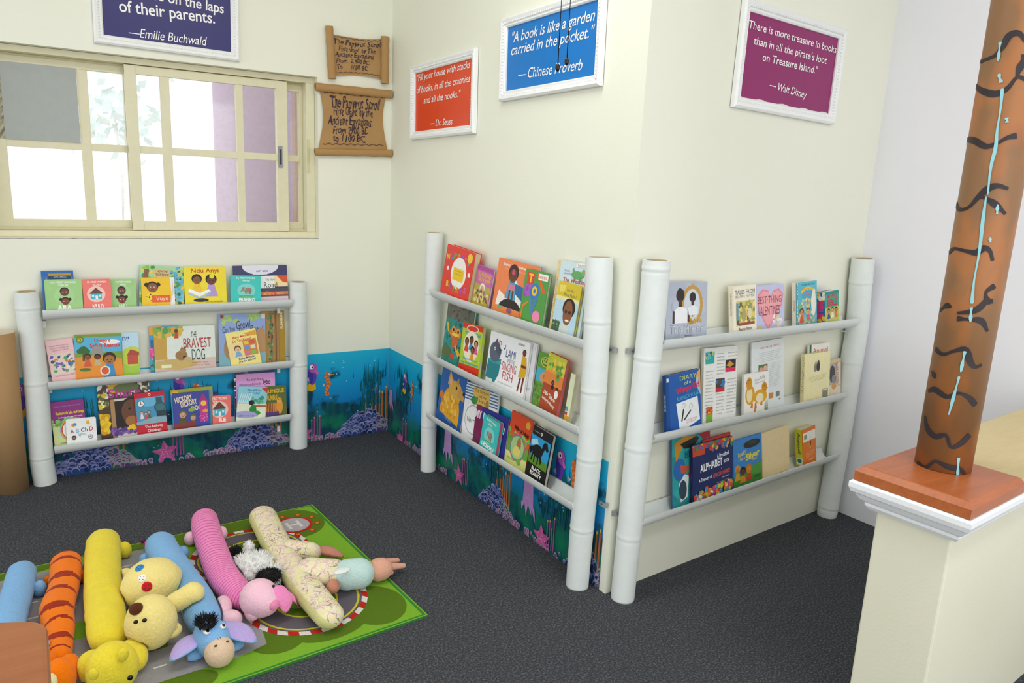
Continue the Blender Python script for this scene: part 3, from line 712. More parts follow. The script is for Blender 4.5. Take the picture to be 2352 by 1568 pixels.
def stroke(pts, wd, mat, lift=.0012):
    q = [oncyl(*p) for p in pts]; c = catmull([V((a*pr, z, 0)) for a, z in q], max(30, len(pts)*14)); vs = []
    for i, p in enumerate(c):
        d = (c[min(i+1, len(c)-1)]-c[max(0, i-1)]).normalized(); nn = V((-d.y, d.x, 0)); ww = wd*(.85+.3*sin(i/len(c)*9+pts[0][1]))*(.55 if i in (0, len(c)-1) else 1)
        for k in (-1, 1):
            z = p+nn*ww*k; a = z.x/pr; vs.append(V((pcn.x+cos(a)*(pr+lift), pcn.y+sin(a)*(pr+lift), z.y)))
    pb.add(vs, [(2*i, 2*i+1, 2*i+3, 2*i+2) for i in range(len(c)-1)], mat, True)
def ZA(x, y): return (2050+x*.4467, y*.4467)
def ZB_(x, y): return (2000+x*.4783, 500+y*.4783)
BLK = m('#2a2226', .5); CY_ = m('#8fc9cf', .5)
for s in ([ZA(416, 300), ZA(450, 320), ZA(510, 295), ZA(560, 250), ZA(600, 185), ZA(650, 172), ZA(685, 215)], [ZA(384, 570), ZA(405, 480), ZA(432, 440), ZA(470, 470), ZA(530, 482), ZA(590, 455), ZA(640, 398), ZA(685, 408)],
          [ZA(640, 390), ZA(662, 330), ZA(680, 280)], [ZA(362, 770), ZA(385, 722), ZA(420, 722), ZA(480, 752), ZA(540, 735), ZA(590, 708), ZA(638, 697)],
          [ZA(326, 1045), ZA(345, 1075), ZA(390, 1066), ZA(440, 1015), ZA(490, 970), ZA(540, 955), ZA(595, 970)], [ZA(440, 1005), ZA(490, 1025), ZA(540, 1060), ZA(580, 1100)],
          [ZA(292, 1300), ZA(320, 1278), ZA(380, 1290), ZA(430, 1298), ZA(470, 1275), ZA(500, 1290), ZA(515, 1340)], [ZA(455, 20), ZA(480, 5)],
          [ZB_(595, 325), ZB_(555, 355), ZB_(550, 400), ZB_(500, 445), ZB_(415, 458)], [ZB_(548, 370), ZB_(565, 405), ZB_(585, 400)], [ZB_(335, 445), ZB_(365, 422), ZB_(388, 428)],
          [ZB_(415, 483), ZB_(470, 488), ZB_(530, 495), ZB_(560, 545)], [ZB_(312, 628), ZB_(348, 655), ZB_(400, 640), ZB_(455, 632), ZB_(478, 690), ZB_(500, 715), ZB_(532, 705)],
          [ZB_(278, 832), ZB_(310, 825), ZB_(365, 858), ZB_(420, 842), ZB_(470, 862), ZB_(502, 900)], [ZB_(296, 735), ZB_(312, 770)],
          [ZB_(262, 950), ZB_(272, 1010), ZB_(310, 1050), ZB_(360, 1045), ZB_(385, 1100), ZB_(430, 1085), ZB_(475, 1040)], [ZB_(222, 1178), ZB_(262, 1200), ZB_(310, 1170), ZB_(370, 1195), ZB_(420, 1205), ZB_(452, 1228)]):
    stroke(s, .0052, BLK)
for s in ([ZA(556, 215), ZA(545, 315)], [ZA(548, 380), ZA(560, 425)], [ZA(566, 455), ZA(556, 560), ZA(540, 660), ZA(530, 760), ZA(506, 860), ZA(490, 1000)], [ZA(482, 1010), ZA(465, 1130), ZA(447, 1290), ZA(420, 1440), ZA(408, 1560)],
          [ZB_(483, 430), ZB_(478, 500)], [ZB_(452, 640), ZB_(432, 740)], [ZB_(425, 760), ZB_(375, 945)], [ZB_(420, 1150), ZB_(415, 1235)], [ZA(586, 605), ZA(588, 630)], [ZA(540, 1050), ZA(535, 1100)], [ZA(500, 1220), ZA(502, 1245)]):
    stroke(s, .0026, CY_, .0016)
tag(pb.build('painted_pole', root=(pcn.x, pcn.y, ZC)), 'brown round pole with wavy black painted strokes rising from the wooden block', 'pole')

# ================================================================== WOODEN TABLE CORNER, BOTTOM LEFT
t0 = fl(108, 1421, .60); tw = thing('wooden_table', (t0.x-.3, t0.y-.3, 0), 'reddish-brown wooden tabletop corner at the bottom left in front of the plush toys', 'table')
def slab(mb, x0, x1, y0, y1, z0, z1, r, mat, sk):
    ft = []
    for cx_, cy_, a0 in ((x1-r, y1-r, 0), (x0+r, y1-r, 90), (x0+r, y0+r, 180), (x1-r, y0+r, 270)):
        for k in range(6):
            a = radians(a0+18*k); x, y = cx_+cos(a)*r, cy_+sin(a)*r; ft.append((x, y-(x-x1)*sk))
    mb.prism(ft, z0, z1, mat)
b = MB(); slab(b, t0.x-.6, t0.x, t0.y-.55, t0.y, .555, .60, .02, wood_mat('tan_brown_table_wood', '#94562f', '#ad6d40'), .45); b.build('tabletop', tw, .006)
for dx, dy in ((-.08, -.1), (-.54, .12), (-.08, -.48), (-.54, -.26)):
    b = MB(); b.tube([V((t0.x+dx, t0.y+dy, 0)), V((t0.x+dx, t0.y+dy, .556))], [.02, .026], m('#4a2c1c', .5), 16); b.build('leg', tw)

# ================================================================== HANGING PULL CORDS
for (x, y), (xt, yt), lab in (((1281, 152), (1290, 0), 'left black pull cord with bead end hanging in front of the blue poster'), ((1302, 138), (1309, 0), 'right black pull cord with bead end, the shorter one in front of the blue poster')):
    dpt = 1.7; a = EYE+ray(x, y)*dpt; b = MB(); top = V((a.x, a.y, CEIL))
    b.tube([top, V((a.x+.001, a.y, a.z+.4)), a], .0014, m('#1a1a1c', .5), 8)
    b.ell(a-Z*.003, (.0055, .0055, .009), m('#151517', .3), n=12)
    tag(b.build('pull_cord', root=top), lab, 'cord', 'black pull cords')

# ================================================================== ROAD RUG
ro = fl(983, 1416); rv = (fl(718, 1162)-ro).normalized(); ru = V((-rv.y, rv.x, 0))
if ru.x > 0: ru = -ru
RW, RH, RT_ = 1.33, .812, .006
def rp(u, v, z=RT_): return ro+ru*u+rv*v+Z*z
rb = MB()
def rug_mat(name, c):
    t = NT(name); v = t.coord(); f = t.noise(v, 420, 3, .7)
    t.base(t.mix(f, tuple(x*.72 for x in lin(c)), tuple(min(1, x*1.2) for x in lin(c)))); t.bump(f, .7, .004); t.rough(.95, .1); return t.m
RG = {k: rug_mat('rug_'+k, c) for k, c in dict(green='#84b834', olive='#5f7d22', grey='#a3a0a3', track='#6b656e', white='#e9e6e0', red='#c92f22', yellow='#dcd23a', edge='#3f8a3e', lilac='#bdb6bd', orange='#e38a2c').items()}
rb.add([rp(0, 0, 0), rp(RW, 0, 0), rp(RW, RH, 0), rp(0, RH, 0), rp(0, 0), rp(RW, 0), rp(RW, RH), rp(0, RH)],
       [(0, 1, 2, 3), (4, 5, 6, 7), (0, 1, 5, 4), (1, 2, 6, 5), (2, 3, 7, 6), (3, 0, 4, 7)], [RG['edge'], RG['green']]+[RG['edge']]*4)
lay = [RT_]
def shp(pts, c):
    lay[0] += 1e-5
    q = [(min(RW-.004, max(.004, a)), min(RH-.004, max(.004, b))) for a, b in pts]
    rb.add([rp(a, b, lay[0]) for a, b in q], [tuple(range(len(q)))], RG[c])
def circ(u, v, a, b, c, rot=0, n=28): shp([(u+cos(t)*a*cos(rot)-sin(t)*b*sin(rot), v+cos(t)*a*sin(rot)+sin(t)*b*cos(rot)) for t in [2*pi*i/n for i in range(n)]], c)
def strip(pts, wd, c):
    for (a, b), (c_, d) in zip(pts, pts[1:]):
        L = sqrt((c_-a)**2+(d-b)**2) or 1; x, y = -(d-b)/L*wd/2, (c_-a)/L*wd/2
        shp([(a+x, b+y), (c_+x, d+y), (c_-x, d-y), (a-x, b-y)], c)
shp([(0, 0), (.012, .012), (.012, RH-.012), (0, RH)], 'edge'); shp([(0, 0), (RW, 0), (RW, .010), (.0, .010)], 'edge'); shp([(0, RH), (RW, RH), (RW, RH-.01), (0, RH-.01)], 'edge')
# olive hedges
for u, v, a, b in ((.10, .12, .085, .10), (.24, .09, .10, .06), (.37, .11, .07, .065), (.11, .70, .10, .108), (.24, .76, .16, .05), (.40, .765, .12, .042), (.62, .05, .09, .045), (.78, .04, .1, .03), (.60, .78, .07, .03), (.95, .79, .2, .025), (.70, .33, .03, .05)): circ(u, v, a, b, 'olive')
# grey streets
shp([(.52, .44), (RW, .44), (RW, .765), (.5, .765), (.46, .70), (.46, .50)], 'grey'); shp([(.40, .10), (.385, .2), (.42, .36), (RW, .36), (RW, .09), (.47, .085)], 'grey')
shp([(.50, .40), (.60, .40), (.60, .48), (.50, .48)], 'grey')
shp([(.60, .215), (.645, .215), (.645, .30), (.60, .30)], 'olive')
for v in (.52, .6, .68):
    for i in range(10): strip([(.52+i*.08, v), (.555+i*.08, v)], .005, 'white')
for i in range(11): strip([(.45+i*.085, .145), (.48+i*.085, .145)], .006, 'white'); strip([(.47+i*.085, .31), (.50+i*.085, .31)], .006, 'white')
# race track with kerbs: outline of two joined circles
def outline(g, n=72):
    out = []
    for i in range(n):
        a = 2*pi*i/n; dx, dy = cos(a), sin(a); best = 0
        for (cu, cv, r) in ((.245, .235, .152+g), (.29, .56, .165+g), (.265, .40, .12+g)):
            ou, ov = .265-cu, .40-cv; B = ou*dx+ov*dy; Cq = ou*ou+ov*ov-r*r; D = B*B-Cq
            if D > 0: best = max(best, -B+sqrt(D))
        out.append((.265+dx*best, .40+dy*best))
    return out
k0 = outline(.012); shp(k0, 'white'); kin = outline(-.004)
for i in range(0, 72, 2):
    j = (i+1) % 72; shp([k0[i], k0[j], kin[j], kin[i]], 'red')
shp(outline(-.004), 'track'); shp(outline(-.010), 'yellow'); shp(outline(-.016), 'track'); shp(outline(-.068), 'yellow'); shp(outline(-.074), 'olive')
circ(.25, .23, .045, .03, 'green')
# helipad
circ(.112, .69, .060, .060, 'red'); circ(.112, .69, .050, .050, 'lilac')
strip([(.13, .665), (.13, .715)], .010, 'white'); strip([(.094, .665), (.094, .715)], .010, 'white'); strip([(.13, .69), (.094, .69)], .010, 'white')
for i in range(9):
    a = 2*pi*i/9; circ(.112+cos(a)*.075, .69+sin(a)*.075, .010, .010, 'red', n=10); circ(.112+cos(a)*.075, .69+sin(a)*.075, .006, .006, 'orange', n=10)
o = rb.build('play_rug', root=ro); tag(o, 'green children\'s play rug printed with roads, race track and helipad', 'rug')
# ================================================================== BOOKS
TILT = radians(7.0)
BASEO = .0365
def L1(x, y): return (.36346*x, 580+.36346*y)
def L2(x, y): return (940+.30618*x, 520+.30618*y)
def L2b(x, y): return (940+.31888*x, 900+.31888*y)
def L3(x, y): return (1400+.26786*x, 560+.26786*y)
def L3b(x, y): return (1390+.31888*x, 900+.31888*y)
PAGE = m('#efe8d4', .8)
def page_mat(c='#efe8d4'):
    k = ('pages', c)
    if k in MATS: return MATS[k]
    t = NT('page_edges_'+c.lstrip('#')); w = t.new('ShaderNodeTexWave'); w.bands_direction = 'Z'; w.inputs['Scale'].default_value = 300; w.inputs['Distortion'].default_value = .6
    cc = t.new('ShaderNodeTexCoord'); t.link(cc.outputs['Object'], w.inputs[0])
    t.base(t.mix(w.outputs['Fac'], tuple(x*.78 for x in lin(c)), c)); t.rough(.85, .2); MATS[k] = t.m; return t.m
GROUPS = {'A': 'books on the bookshelf under the window', 'B': 'books on the middle wall bookshelf', 'C': 'books on the right wall bookshelf'}
def book(w, row, fn, quad, t, lay, base, cmds, label, spine=None, pages='#efe8d4', kind='picture_book', spine_cmds=None, curl=None, tilt=None, round_=None, lift=0, extra=0.0):
    """quad: TL, TR, BR, BL of the front cover in the photograph; the lower two lie on the rail lip"""
    P0, n, u = WALLS[w]; tl = TILT if tilt is None else radians(tilt)
    a, c = LIP[w, row]
    ob = BASEO + lay + extra
    N = n*cos(tl)+Z*sin(tl); U = Z*cos(tl)-n*sin(tl)
    q = [fn(*p) for p in quad]
    d = ray((q[2][0]+q[3][0])/2, (q[2][1]+q[3][1])/2)
    # where along the rail the book stands, to know the level of the trough there
    pm = hit((q[2][0]+q[3][0])/2, (q[2][1]+q[3][1])/2, P0+n*(ob+t), n); f = max(0, min(1, (pm-a).dot(u)/((c-a).dot(u))))
    lipz = (a+(c-a)*f).z; dx = ob+t*.5-ROFF
    dx = max(abs(ob-ROFF), abs(ob+t-ROFF)); zb = lipz - sqrt(max(.00003, (RRAD-.0075)**2-min(dx+.001, .0305)**2)) + .0015 + lift
    Q = P0+n*ob+Z*zb+N*t                                        # a point of the front plane at the bottom
    C2 = []
    for x, y in q:
        p = hit(x, y, Q, N); C2.append(((p-Q).dot(u), (p-Q).dot(U)))
    TLc, TRc, BRc, BLc = C2
    rot = atan2(TRc[1]-TLc[1], TRc[0]-TLc[0]); sl = atan2(-(TLc[0]-BLc[0])-(TRc[0]-BRc[0]), TLc[1]-BLc[1]+TRc[1]-BRc[1])
    rot = max(-.30, min(.30, rot*.65+sl*.35))
    X = u*cos(rot)+U*sin(rot); Y = U*cos(rot)-u*sin(rot)
    def loc(cx): return (cx[0]*cos(rot)+cx[1]*sin(rot), cx[1]*cos(rot)-cx[0]*sin(rot))
    l = [loc(k) for k in C2]
    x0 = (l[0][0]+l[3][0])/2; x1 = (l[1][0]+l[2][0])/2; yt = (l[0][1]+l[1][1])/2; yl = (l[2][1]+l[3][1])/2
    W = x1-x0
    yb = max(x0*0, 0) ; yb = max(-(x0*sin(rot))/cos(rot), -(x1*sin(rot))/cos(rot)) if abs(rot) > 1e-4 else 0
    yb = min(yb, yl-.004); H = yt-yb; hv = yt-yl; full = H/hv; asp = W/hv
    org = Q+X*x0+Y*yb                                            # lower left corner of the front cover
    M = Matrix(((X.x, Y.x, N.x, org.x), (X.y, Y.y, N.y, org.y), (X.z, Y.z, N.z, org.z), (0, 0, 0, 1)))
    th = thing(kind, org, label, 'book', GROUPS[w], M)
    ct = min(.0022, t*.22)
    def lp(x, y, z=0): return M @ V((x, y, z))
    def fr(x, y, z): return lp(x*W, H-y*hv, z)
    cv = MB(); bm_ = m(base, .4); sp = m(spine or base, .45)
    rr = round_ or 0
    def plate(z0, z1, mat):
        if rr:
            pts = []
            for cx_, cy_, a0 in ((W-rr, rr, -90), (W-rr, H-rr, 0), (rr, H-rr, 90), (rr, rr, 180)):
                for k in range(5): an = radians(a0+22.5*k); pts.append((cx_+cos(an)*rr, cy_+sin(an)*rr))
        else: pts = [(0, 0), (W, 0), (W, H), (0, H)]
        cv.loft([[lp(x, y, z0) for x, y in pts], [lp(x, y, z1) for x, y in pts]], mat, smooth=False)
    plate(-ct, 0, bm_); plate(-t, -t+ct, sp if spine else bm_)
    cv.loft([[lp(0, rr, -t+ct), lp(ct, rr, -t+ct), lp(ct, rr, -ct), lp(0, rr, -ct)], [lp(0, H-rr, -t+ct), lp(ct, H-rr, -t+ct), lp(ct, H-rr, -ct), lp(0, H-rr, -ct)]], sp, smooth=False)
    draw(cv, fr, cmds, asp, full=full)
    if spine_cmds:
        draw(cv, lambda x, y, z: lp(-z, H-y*hv, -t+x*t), spine_cmds, t/hv, full=full)
    if curl:                                                     # a corner of the cover bent forward, pages showing behind it
        pass
    cv.build('cover', th)
    if t > .002:
        pg = MB(); g = min(.0015, W*.02)
        pg.loft([[lp(ct+.0005, g+rr*.4, z), lp(W-g-rr*.2, g+rr*.4, z), lp(W-g-rr*.2, H-g-rr*.4, z), lp(ct+.0005, H-g-rr*.4, z)] for z in (-t+ct+.0001, -ct-.0001)], page_mat(pages), smooth=False)
        pg.build('page_block', th)
    return th
SK, SK2, HR = '#6b3f2a', '#8a5636', '#1d1412'
def face(x, y, r, skin=SK, puffs=True):
    o = [C(x, y, r, skin)]
    if puffs: o = [C(x-r*1.05, y-r*.55, r*.4, HR), C(x+r*1.05, y-r*.55, r*.4, HR), C(x, y-r*.12, r*1.03, HR), C(x, y+r*.1, r*.9, skin)]
    else: o = [C(x, y-r*.15, r*1.02, HR), C(x, y+r*.1, r*.92, skin)]
    return o+[C(x-r*.35, y, r*.12, '#fff'), C(x+r*.35, y, r*.12, '#fff'), C(x-r*.33, y, r*.06, '#111'), C(x+r*.37, y, r*.06, '#111'), E(x, y+r*.5, r*.3, r*.08, '#5a1f1a')]
def house(x, y, s, wall='#3bb6d0', roof='#6d3d2e'):
    return [C(x, y, s*1.25, '#f6c9bf'), P([(x-s, y-s*.05), (x, y-s*.85), (x+s, y-s*.05)], roof), R(x-s*.75, y-s*.05, x+s*.75, y+s*.65, wall), R(x-s*.12, y+.2*s, x+.22*s, y+s*.65, '#f3f3ee'), R(x-.6*s, y+.1*s, x-.3*s, y+.35*s, '#dff3f7'), R(x+.38*s, y+.1*s, x+.66*s, y+.35*s, '#dff3f7')]
def elephant(x, y, s, c='#8d8678'):
    return [E(x+.1*s, y, .62*s, .45*s, c), C(x-.5*s, y-.18*s, .32*s, c), E(x-.32*s, y-.15*s, .2*s, .27*s, '#a59d8e'), P([(x-.75*s, y-.2*s), (x-.6*s, y-.05*s), (x-.85*s, y+.35*s), (x-1.0*s, y+.3*s)], c),
            R(x-.3*s, y+.15*s, x-.1*s, y+.75*s, '#7f786b'), R(x+.02*s, y+.2*s, x+.18*s, y+.75*s, c), R(x+.35*s, y+.1*s, x+.58*s, y+.75*s, '#7f786b'), R(x+.1*s, y-.38*s, x+.2*s, y+.3*s, '#d0624a')]
def mfw(lang, word, y1=.97): return [T('My FIRST WORDS', .17, .07, .83, .15, '#f6f4ee', b=.02), T(lang, .36, .17, .64, .23, '#f6f4ee', b=.02), T(word, .30, .86, .70, y1+.07, '#fbfaf5', b=.04)]
G1, CO = '#9fcf86', '#f0776d'
# ---- shelf under the window, top row
book('A', 1, L1, [(255, 116), (462, 112), (480, 352), (280, 362)], .012, 0, '#1f6fb8', [R(0, .0, 1, .16, '#1565b0'), R(.22, .07, .92, .13, '#b98f35'), R(.22, .13, .9, .5, '#123f5c'), T('LEWIS CARROLL', .38, .145, .78, .18, '#d7dfe6'), P([(.05, .5), (.15, .12), (.22, .5)], '#b86aa0')], 'blue hardback with gold bar standing behind the leftmost green board book', pages='#d9c7d9')
book('A', 1, L1, [(703, 168), (855, 165), (865, 333), (700, 345)], .009, .0005, G1, [T('My FIRST WORDS', .2, .07, .82, .16, '#f6f4ee', b=.02), T('IGBO', .38, .17, .6, .23, '#f6f4ee', b=.02), C(.48, .5, .33, '#aad694'), *face(.42, .43, .17, SK, False), *face(.42, .75, .17, '#80402c'), T('AHU', .25, .92, .62, 1.1, '#fbfaf5', b=.04)], 'green board book of two faces, titled AHU, right of the coral house book', kind='board_book', round_=.006)
book('A', 1, L1, [(277, 170), (513, 167), (528, 354), (292, 362)], .010, .013, G1, [*mfw('YORUBA', 'ARA'), C(.52, .55, .28, '#aad694'), *face(.52, .42, .125, SK, False), *face(.53, .73, .115, '#80402c')], 'leftmost green board book of two faces, titled ARA', kind='board_book', round_=.006)
book('A', 1, L1, [(517, 168), (695, 165), (712, 345), (533, 353)], .010, .0125, CO, [*mfw('EDO', 'N\'ULO'), *house(.46, .52, .26)], 'coral board book with a blue house, between the two green board books', kind='board_book', round_=.006)
book('A', 1, L1, [(885, 78), (1160, 92), (1165, 318), (878, 325)], .006, 0, '#7cc6d8', [R(0, 0, 1, .3, '#a6d8a0'), S(3, 40, 0, 0, .3, 1, .05, ['#8cc04a', '#4f8f3a', '#f0d23c']), S(5, 50, .7, 0, 1, 1, .045, ['#4f9a4a', '#2f6d4a', '#5fb0d8', '#e2c23a']), P([(.1, .1), (.2, .1), (.18, .6), (.08, .6)], '#8a5a3a'), R(.31, .07, .68, .6, '#d9bd86'), T('HOW THE', .38, .11, .62, .17, '#4a3322', b=.02), T('TORTOISE', .35, .2, .65, .27, '#4a3322', b=.02), T('CRACKED HIS', .34, .3, .66, .36, '#4a3322', b=.02)], 'green forest picture book about a tortoise, partly behind the yellow book')
book('A', 1, L1, [(893, 158), (1098, 154), (1108, 325), (897, 330)], .005, .008, '#f2c51a', [P([(.87, 0), (1, 0), (1, 1), (.80, 1), (.9, .6)], '#f3f1ec'), P([(.80, 1), (.9, .6), (.93, .1), (.95, .0), (.98, .5)], '#d9d6d0'), *face(.33, .36, .17, SK2), E(.33, .72, .22, .16, '#f0d634'), S(2, 14, .14, .62, .5, .85, .018, ['#3a2a12']), R(.3, .66, .86, .92, '#e8622a'), T('Vuyo', .42, .71, .80, .89, '#fbe9c9')], 'yellow picture book with orange-red title band and white curled page')
book('A', 1, L1, [(1165, 90), (1422, 85), (1437, 312), (1163, 322)], .006, .006, '#f0dc2a', [T('Ndu Anyi', .17, .05, .83, .2, '#c8402c', b=.02), *[k for k in (kid(.3, .36, .11, SK2, HR, '#f0c52a', 3.2), kid(.64, .38, .12, SK, HR, '#b49ad2', 3.4))], C(.66, .27, .06, '#f0dc2a'), P([(.08, .68), (.35, .82), (.62, .68), (.58, .62), (.36, .72), (.12, .6)], '#f6f8fa'), P([(.08, .7), (.35, .84), (.62, .7), (.62, .74), (.35, .9), (.08, .74)], '#9fc8e0'), E(.38, .92, .18, .05, '#222a3a'), T('O KANZE', .5, .95, .9, .99, '#3a3a2a')], 'bright yellow picture book of two children reading an open book')
book('A', 1, L1, [(1472, 82), (1808, 78), (1826, 297), (1482, 305)], .007, 0, '#3a3a66', [E(.5, .02, .34, .25, '#e3e2f0'), R(.36, .2, .62, .26, '#e3e2f0'), T('HAPPY  IMINDS', .42, .14, .64, .19, '#4a5a5a', b=.03), R(0, .3, .75, .68, '#eef0ec'), R(.75, .3, 1, .62, '#f3dca0'), P([(.8, .3), (1, .3), (1, .52), (.9, .48)], '#d8502e'), T('The New', .58, .37, .76, .45, '#6a6a6a'), T('Road', .55, .49, .8, .64, '#333'), R(0, .66, 1, .76, '#4a4856'), R(0, .76, 1, .85, '#e08a5a'), S(8, 30, 0, .77, 1, .84, .03, ['#c9784a', '#e8a05a', '#d8583a']), R(0, .85, 1, .9, '#6a4a48'), R(0, .9, 1, 1, '#d9c6d2')], 'navy and white picture book with orange road stripes')
book('A', 1, L1, [(1455, 143), (1648, 145), (1650, 298), (1458, 307)], .009, .009, '#3cc8c0', [T('My FIRST WORDS', .2, .07, .8, .16, '#f6f4ee', b=.02), T('YORUBA', .36, .18, .64, .24, '#f6f4ee', b=.02), E(.52, .6, .3, .28, '#7fd8d0'), R(.28, .8, .74, .84, '#5aa84a'), *elephant(.54, .58, .22), T('ERANKO', .27, .9, .8, 1.04, '#fbfaf5', b=.04)], 'turquoise board book with a grey elephant, in front of the navy book', kind='board_book', round_=.006)
# ---- middle row
book('A', 2, L1, [(760, 505), (872, 503), (885, 752), (785, 757)], .006, 0, '#bfe0f2', [R(0, .55, 1, 1, '#a6cf4a'), E(.6, .6, .7, .25, '#c3d84e'), R(.3, .55, .95, .8, '#c4523f'), P([(.25, .57), (.5, .42), (1, .5), (1, .58)], '#b04a3a'), T('ng', .04, .1, .46, .24, '#2a62a8', b=.02)], 'pale sky picture book with a red barn, right of the savannah rescue book')
book('A', 2, L1, [(290, 560), (450, 537), (503, 770), (322, 803)], .009, 0, '#eec3c8', [R(.05, .36, .95, .9, '#e6d3c6'), S(12, 40, .12, .42, .9, .85, .07, ['#4a7fc0', '#5aa868', '#e6e2ea', '#c8843f', '#7f5ab0', '#3f4f78']), T('TAG OUT OF THE BIG FRIENDS', .12, .14, .85, .17, '#9a7a7e', 180), T('HEY FRIENDS ONE MORE', .14, .2, .82, .23, '#9a7a7e', 180), T('LETS SEE PATCH BEGIN', .2, .26, .8, .29, '#9a7a7e', 180), T('MAGIC FROM THE GRASSES', .15, .93, .85, .96, '#6a8a6a', 180)], 'tilted pink board book standing upside down at the left end of the middle rail', kind='board_book', round_=.006)
book('A', 2, L1, [(457, 517), (757, 513), (785, 760), (490, 785)], .006, .009, '#e8922c', [R(0, 0, 1, .09, '#7a9a3a'), R(0, .07, 1, .45, '#58b4dc'), E(.75, .2, .22, .06, '#f2f2f0'), R(0, .44, 1, .62, '#7ba23e'), E(.4, .62, .5, .1, '#e09a3a'), C(.12, .12, .09, '#6a8a2e'), T('GO!', .07, .08, .17, .16, '#f4d03c', b=.03), T('Diego\'s', .42, .11, .76, .22, '#d8321f', b=.03), T('Safari Rescue', .32, .22, .96, .33, '#d8321f', b=.03), tree(.18, .4, .13, '#2f6a35'), E(.47, .42, .12, .15, '#9b9894'), kid(.26, .55, .07, SK2, '#3a221a', '#d85a3a'), kid(.47, .56, .065, SK, HR, '#c9b48a'), kid(.72, .62, .13, '#a9703f', '#3a1f14', '#3a8fc8', 3.2), E(.62, .9, .11, .12, '#f1e6d2'), E(.62, .9, .08, .09, '#d85a3a'), E(.2, .85, .12, .04, '#4f7a2e')], 'orange savannah picture book with a child drummer and red title on the middle rail')
book('A', 2, L1, [(933, 465), (1120, 463), (1150, 735), (960, 745)], .005, 0, '#3f9ec8', [R(0, 0, .4, .2, '#e2a63a'), S(21, 30, 0, .45, .3, .72, .08, ['#e85aa0', '#d84a8a', '#f08ac0']), S(23, 30, 0, .7, .3, 1, .05, ['#3a8a4a', '#2a6a5a', '#8ac03a']), R(.03, .3, .12, .5, '#2a6a9a')], 'blue picture book with a pink flower peeking out left of the dog book')
book('A', 2, L1, [(952, 463), (1342, 467), (1378, 712), (998, 738)], .007, .007, '#dfe8e0', [P([(0, 0), (.32, 0), (.2, .25), (.2, .8), (.3, .97), (0, .97)], '#c9a24a'), S(31, 40, 0, 0, .42, .2, .06, ['#d8a83a', '#8ab04a', '#5a9a5a', '#e0b84a']), R(0, .78, 1, 1, '#d9c0b8'), E(.3, .9, .4, .12, '#cbb06a'), R(.1, .9, .26, .98, '#e6ecc8'), kid(.36, .12, .03, '#8a3a2a', '#5a2a1a', '#c8482c', 4), E(.43, .7, .1, .12, '#a07a4a'), C(.46, .58, .05, '#a87f4c'), P([(.42, .55), (.44, .47), (.46, .55)], '#8a6236'), P([(.47, .55), (.5, .48), (.5, .56)], '#8a6236'), C(.48, .75, .03, '#222'), E(.53, .77, .06, .03, '#c8b08a'), T('THE', .6, .14, .69, .27, '#4a3a32'), T('BRAVEST', .47, .29, .93, .53, '#b0262c'), T('DOG', .6, .56, .82, .83, '#274a40'), T('RUKAYAT  AJANI', .6, .875, .87, .915, '#a04a4a'), T('ILLUSTRATED BY A FRIEND', .58, .94, .9, .97, '#7a7a7a')], 'wide pale picture book with a tree and a brown dog')
book('A', 2, L1, [(1640, 372), (1795, 368), (1805, 670), (1660, 678)], .007, 0, '#a9843f', [R(.35, 0, .75, 1, '#9a7440'), *[P([(x, 0), (x+.03, 0), (x+.05, .5), (x+.02, 1), (x-.01, 1), (x+.01, .5)], c) for x, c in ((.4, '#7a5628'), (.5, '#b88f58'), (.6, '#6f4d24'), (.68, '#a88250'))], S(41, 40, .28, .0, .5, 1, .055, ['#4a8a5a', '#3a7a4a', '#6ab07a', '#5a4a2a']), R(.76, 0, 1, 1, '#a8861f'), T('FUNMILORI', .52, .17, 1.22, .22, '#f2ead0', -90, b=.02)], 'tall brown tree-bark picture book with sideways lettering at the right end of the middle rail')
book('A', 2, L1, [(1380, 390), (1672, 385), (1684, 690), (1386, 703)], .006, .0078, '#8fa8d8', [S(44, 14, .1, .02, .4, .2, .05, ['#a8c87a', '#b8d06a']), S(45, 14, .65, .0, .95, .12, .05, ['#a8c87a', '#98c06a']), R(.04, .01, .11, .08, '#b02a3a'), C(.97, .05, .06, '#e8dcc0'), T('Can You', .08, .25, .34, .36, '#2a2f55', -8, it=.25), T('Growl', .37, .12, .68, .30, '#2a2f55', -8, it=.25), T('Like a', .42, .29, .63, .39, '#2a2f55', 4, it=.25), T('Bear?', .66, .24, .95, .37, '#2a2f55', 4, it=.25), E(.88, .6, .16, .3, '#b98f60'), C(.9, .37, .09, '#b98f60'), R(0, .8, 1, 1, '#7fb0c0'), E(.2, .7, .1, .2, '#a8845a')], 'lavender blue picture book with a bear, behind the small yellow book')
book('A', 2, L1, [(1422, 512), (1615, 475), (1650, 685), (1460, 700)], .006, .0155, '#f4e58a', [P([(.6, .1), (.98, .05), (1, .2), (.7, .2)], '#e0a83a'), T('Baby Minnie', .2, .14, .78, .22, '#d0301f', -2, b=.02), T('Do You Know?', .18, .24, .8, .33, '#d0301f', -2, b=.02), R(.0, .36, 1, .82, '#f0dc9a'), R(.5, .3, .95, .8, '#d8843a'), *[R(.53+.2*i, .34+.16*j, .69+.2*i, .45+.16*j, c) for i, j, c in ((0, 0, '#e8c84a'), (1, 0, '#d85a4a'), (0, 1, '#6a9ad0'), (1, 1, '#e0e0c8'), (0, 2, '#d87aa0'), (1, 2, '#8ac05a'))], kid(.3, .55, .1, '#e8c8a0', '#7a4a2a', '#7fb0d8', 2.6), T('Bebe Minnie:', .28, .82, .82, .89, '#2a4a9a', -2, b=.02), T('\u00bfYa lo sabes?', .25, .91, .84, .99, '#2a4a9a', -2, b=.02)], 'small yellow picture book tilted in front of the lavender bear book')
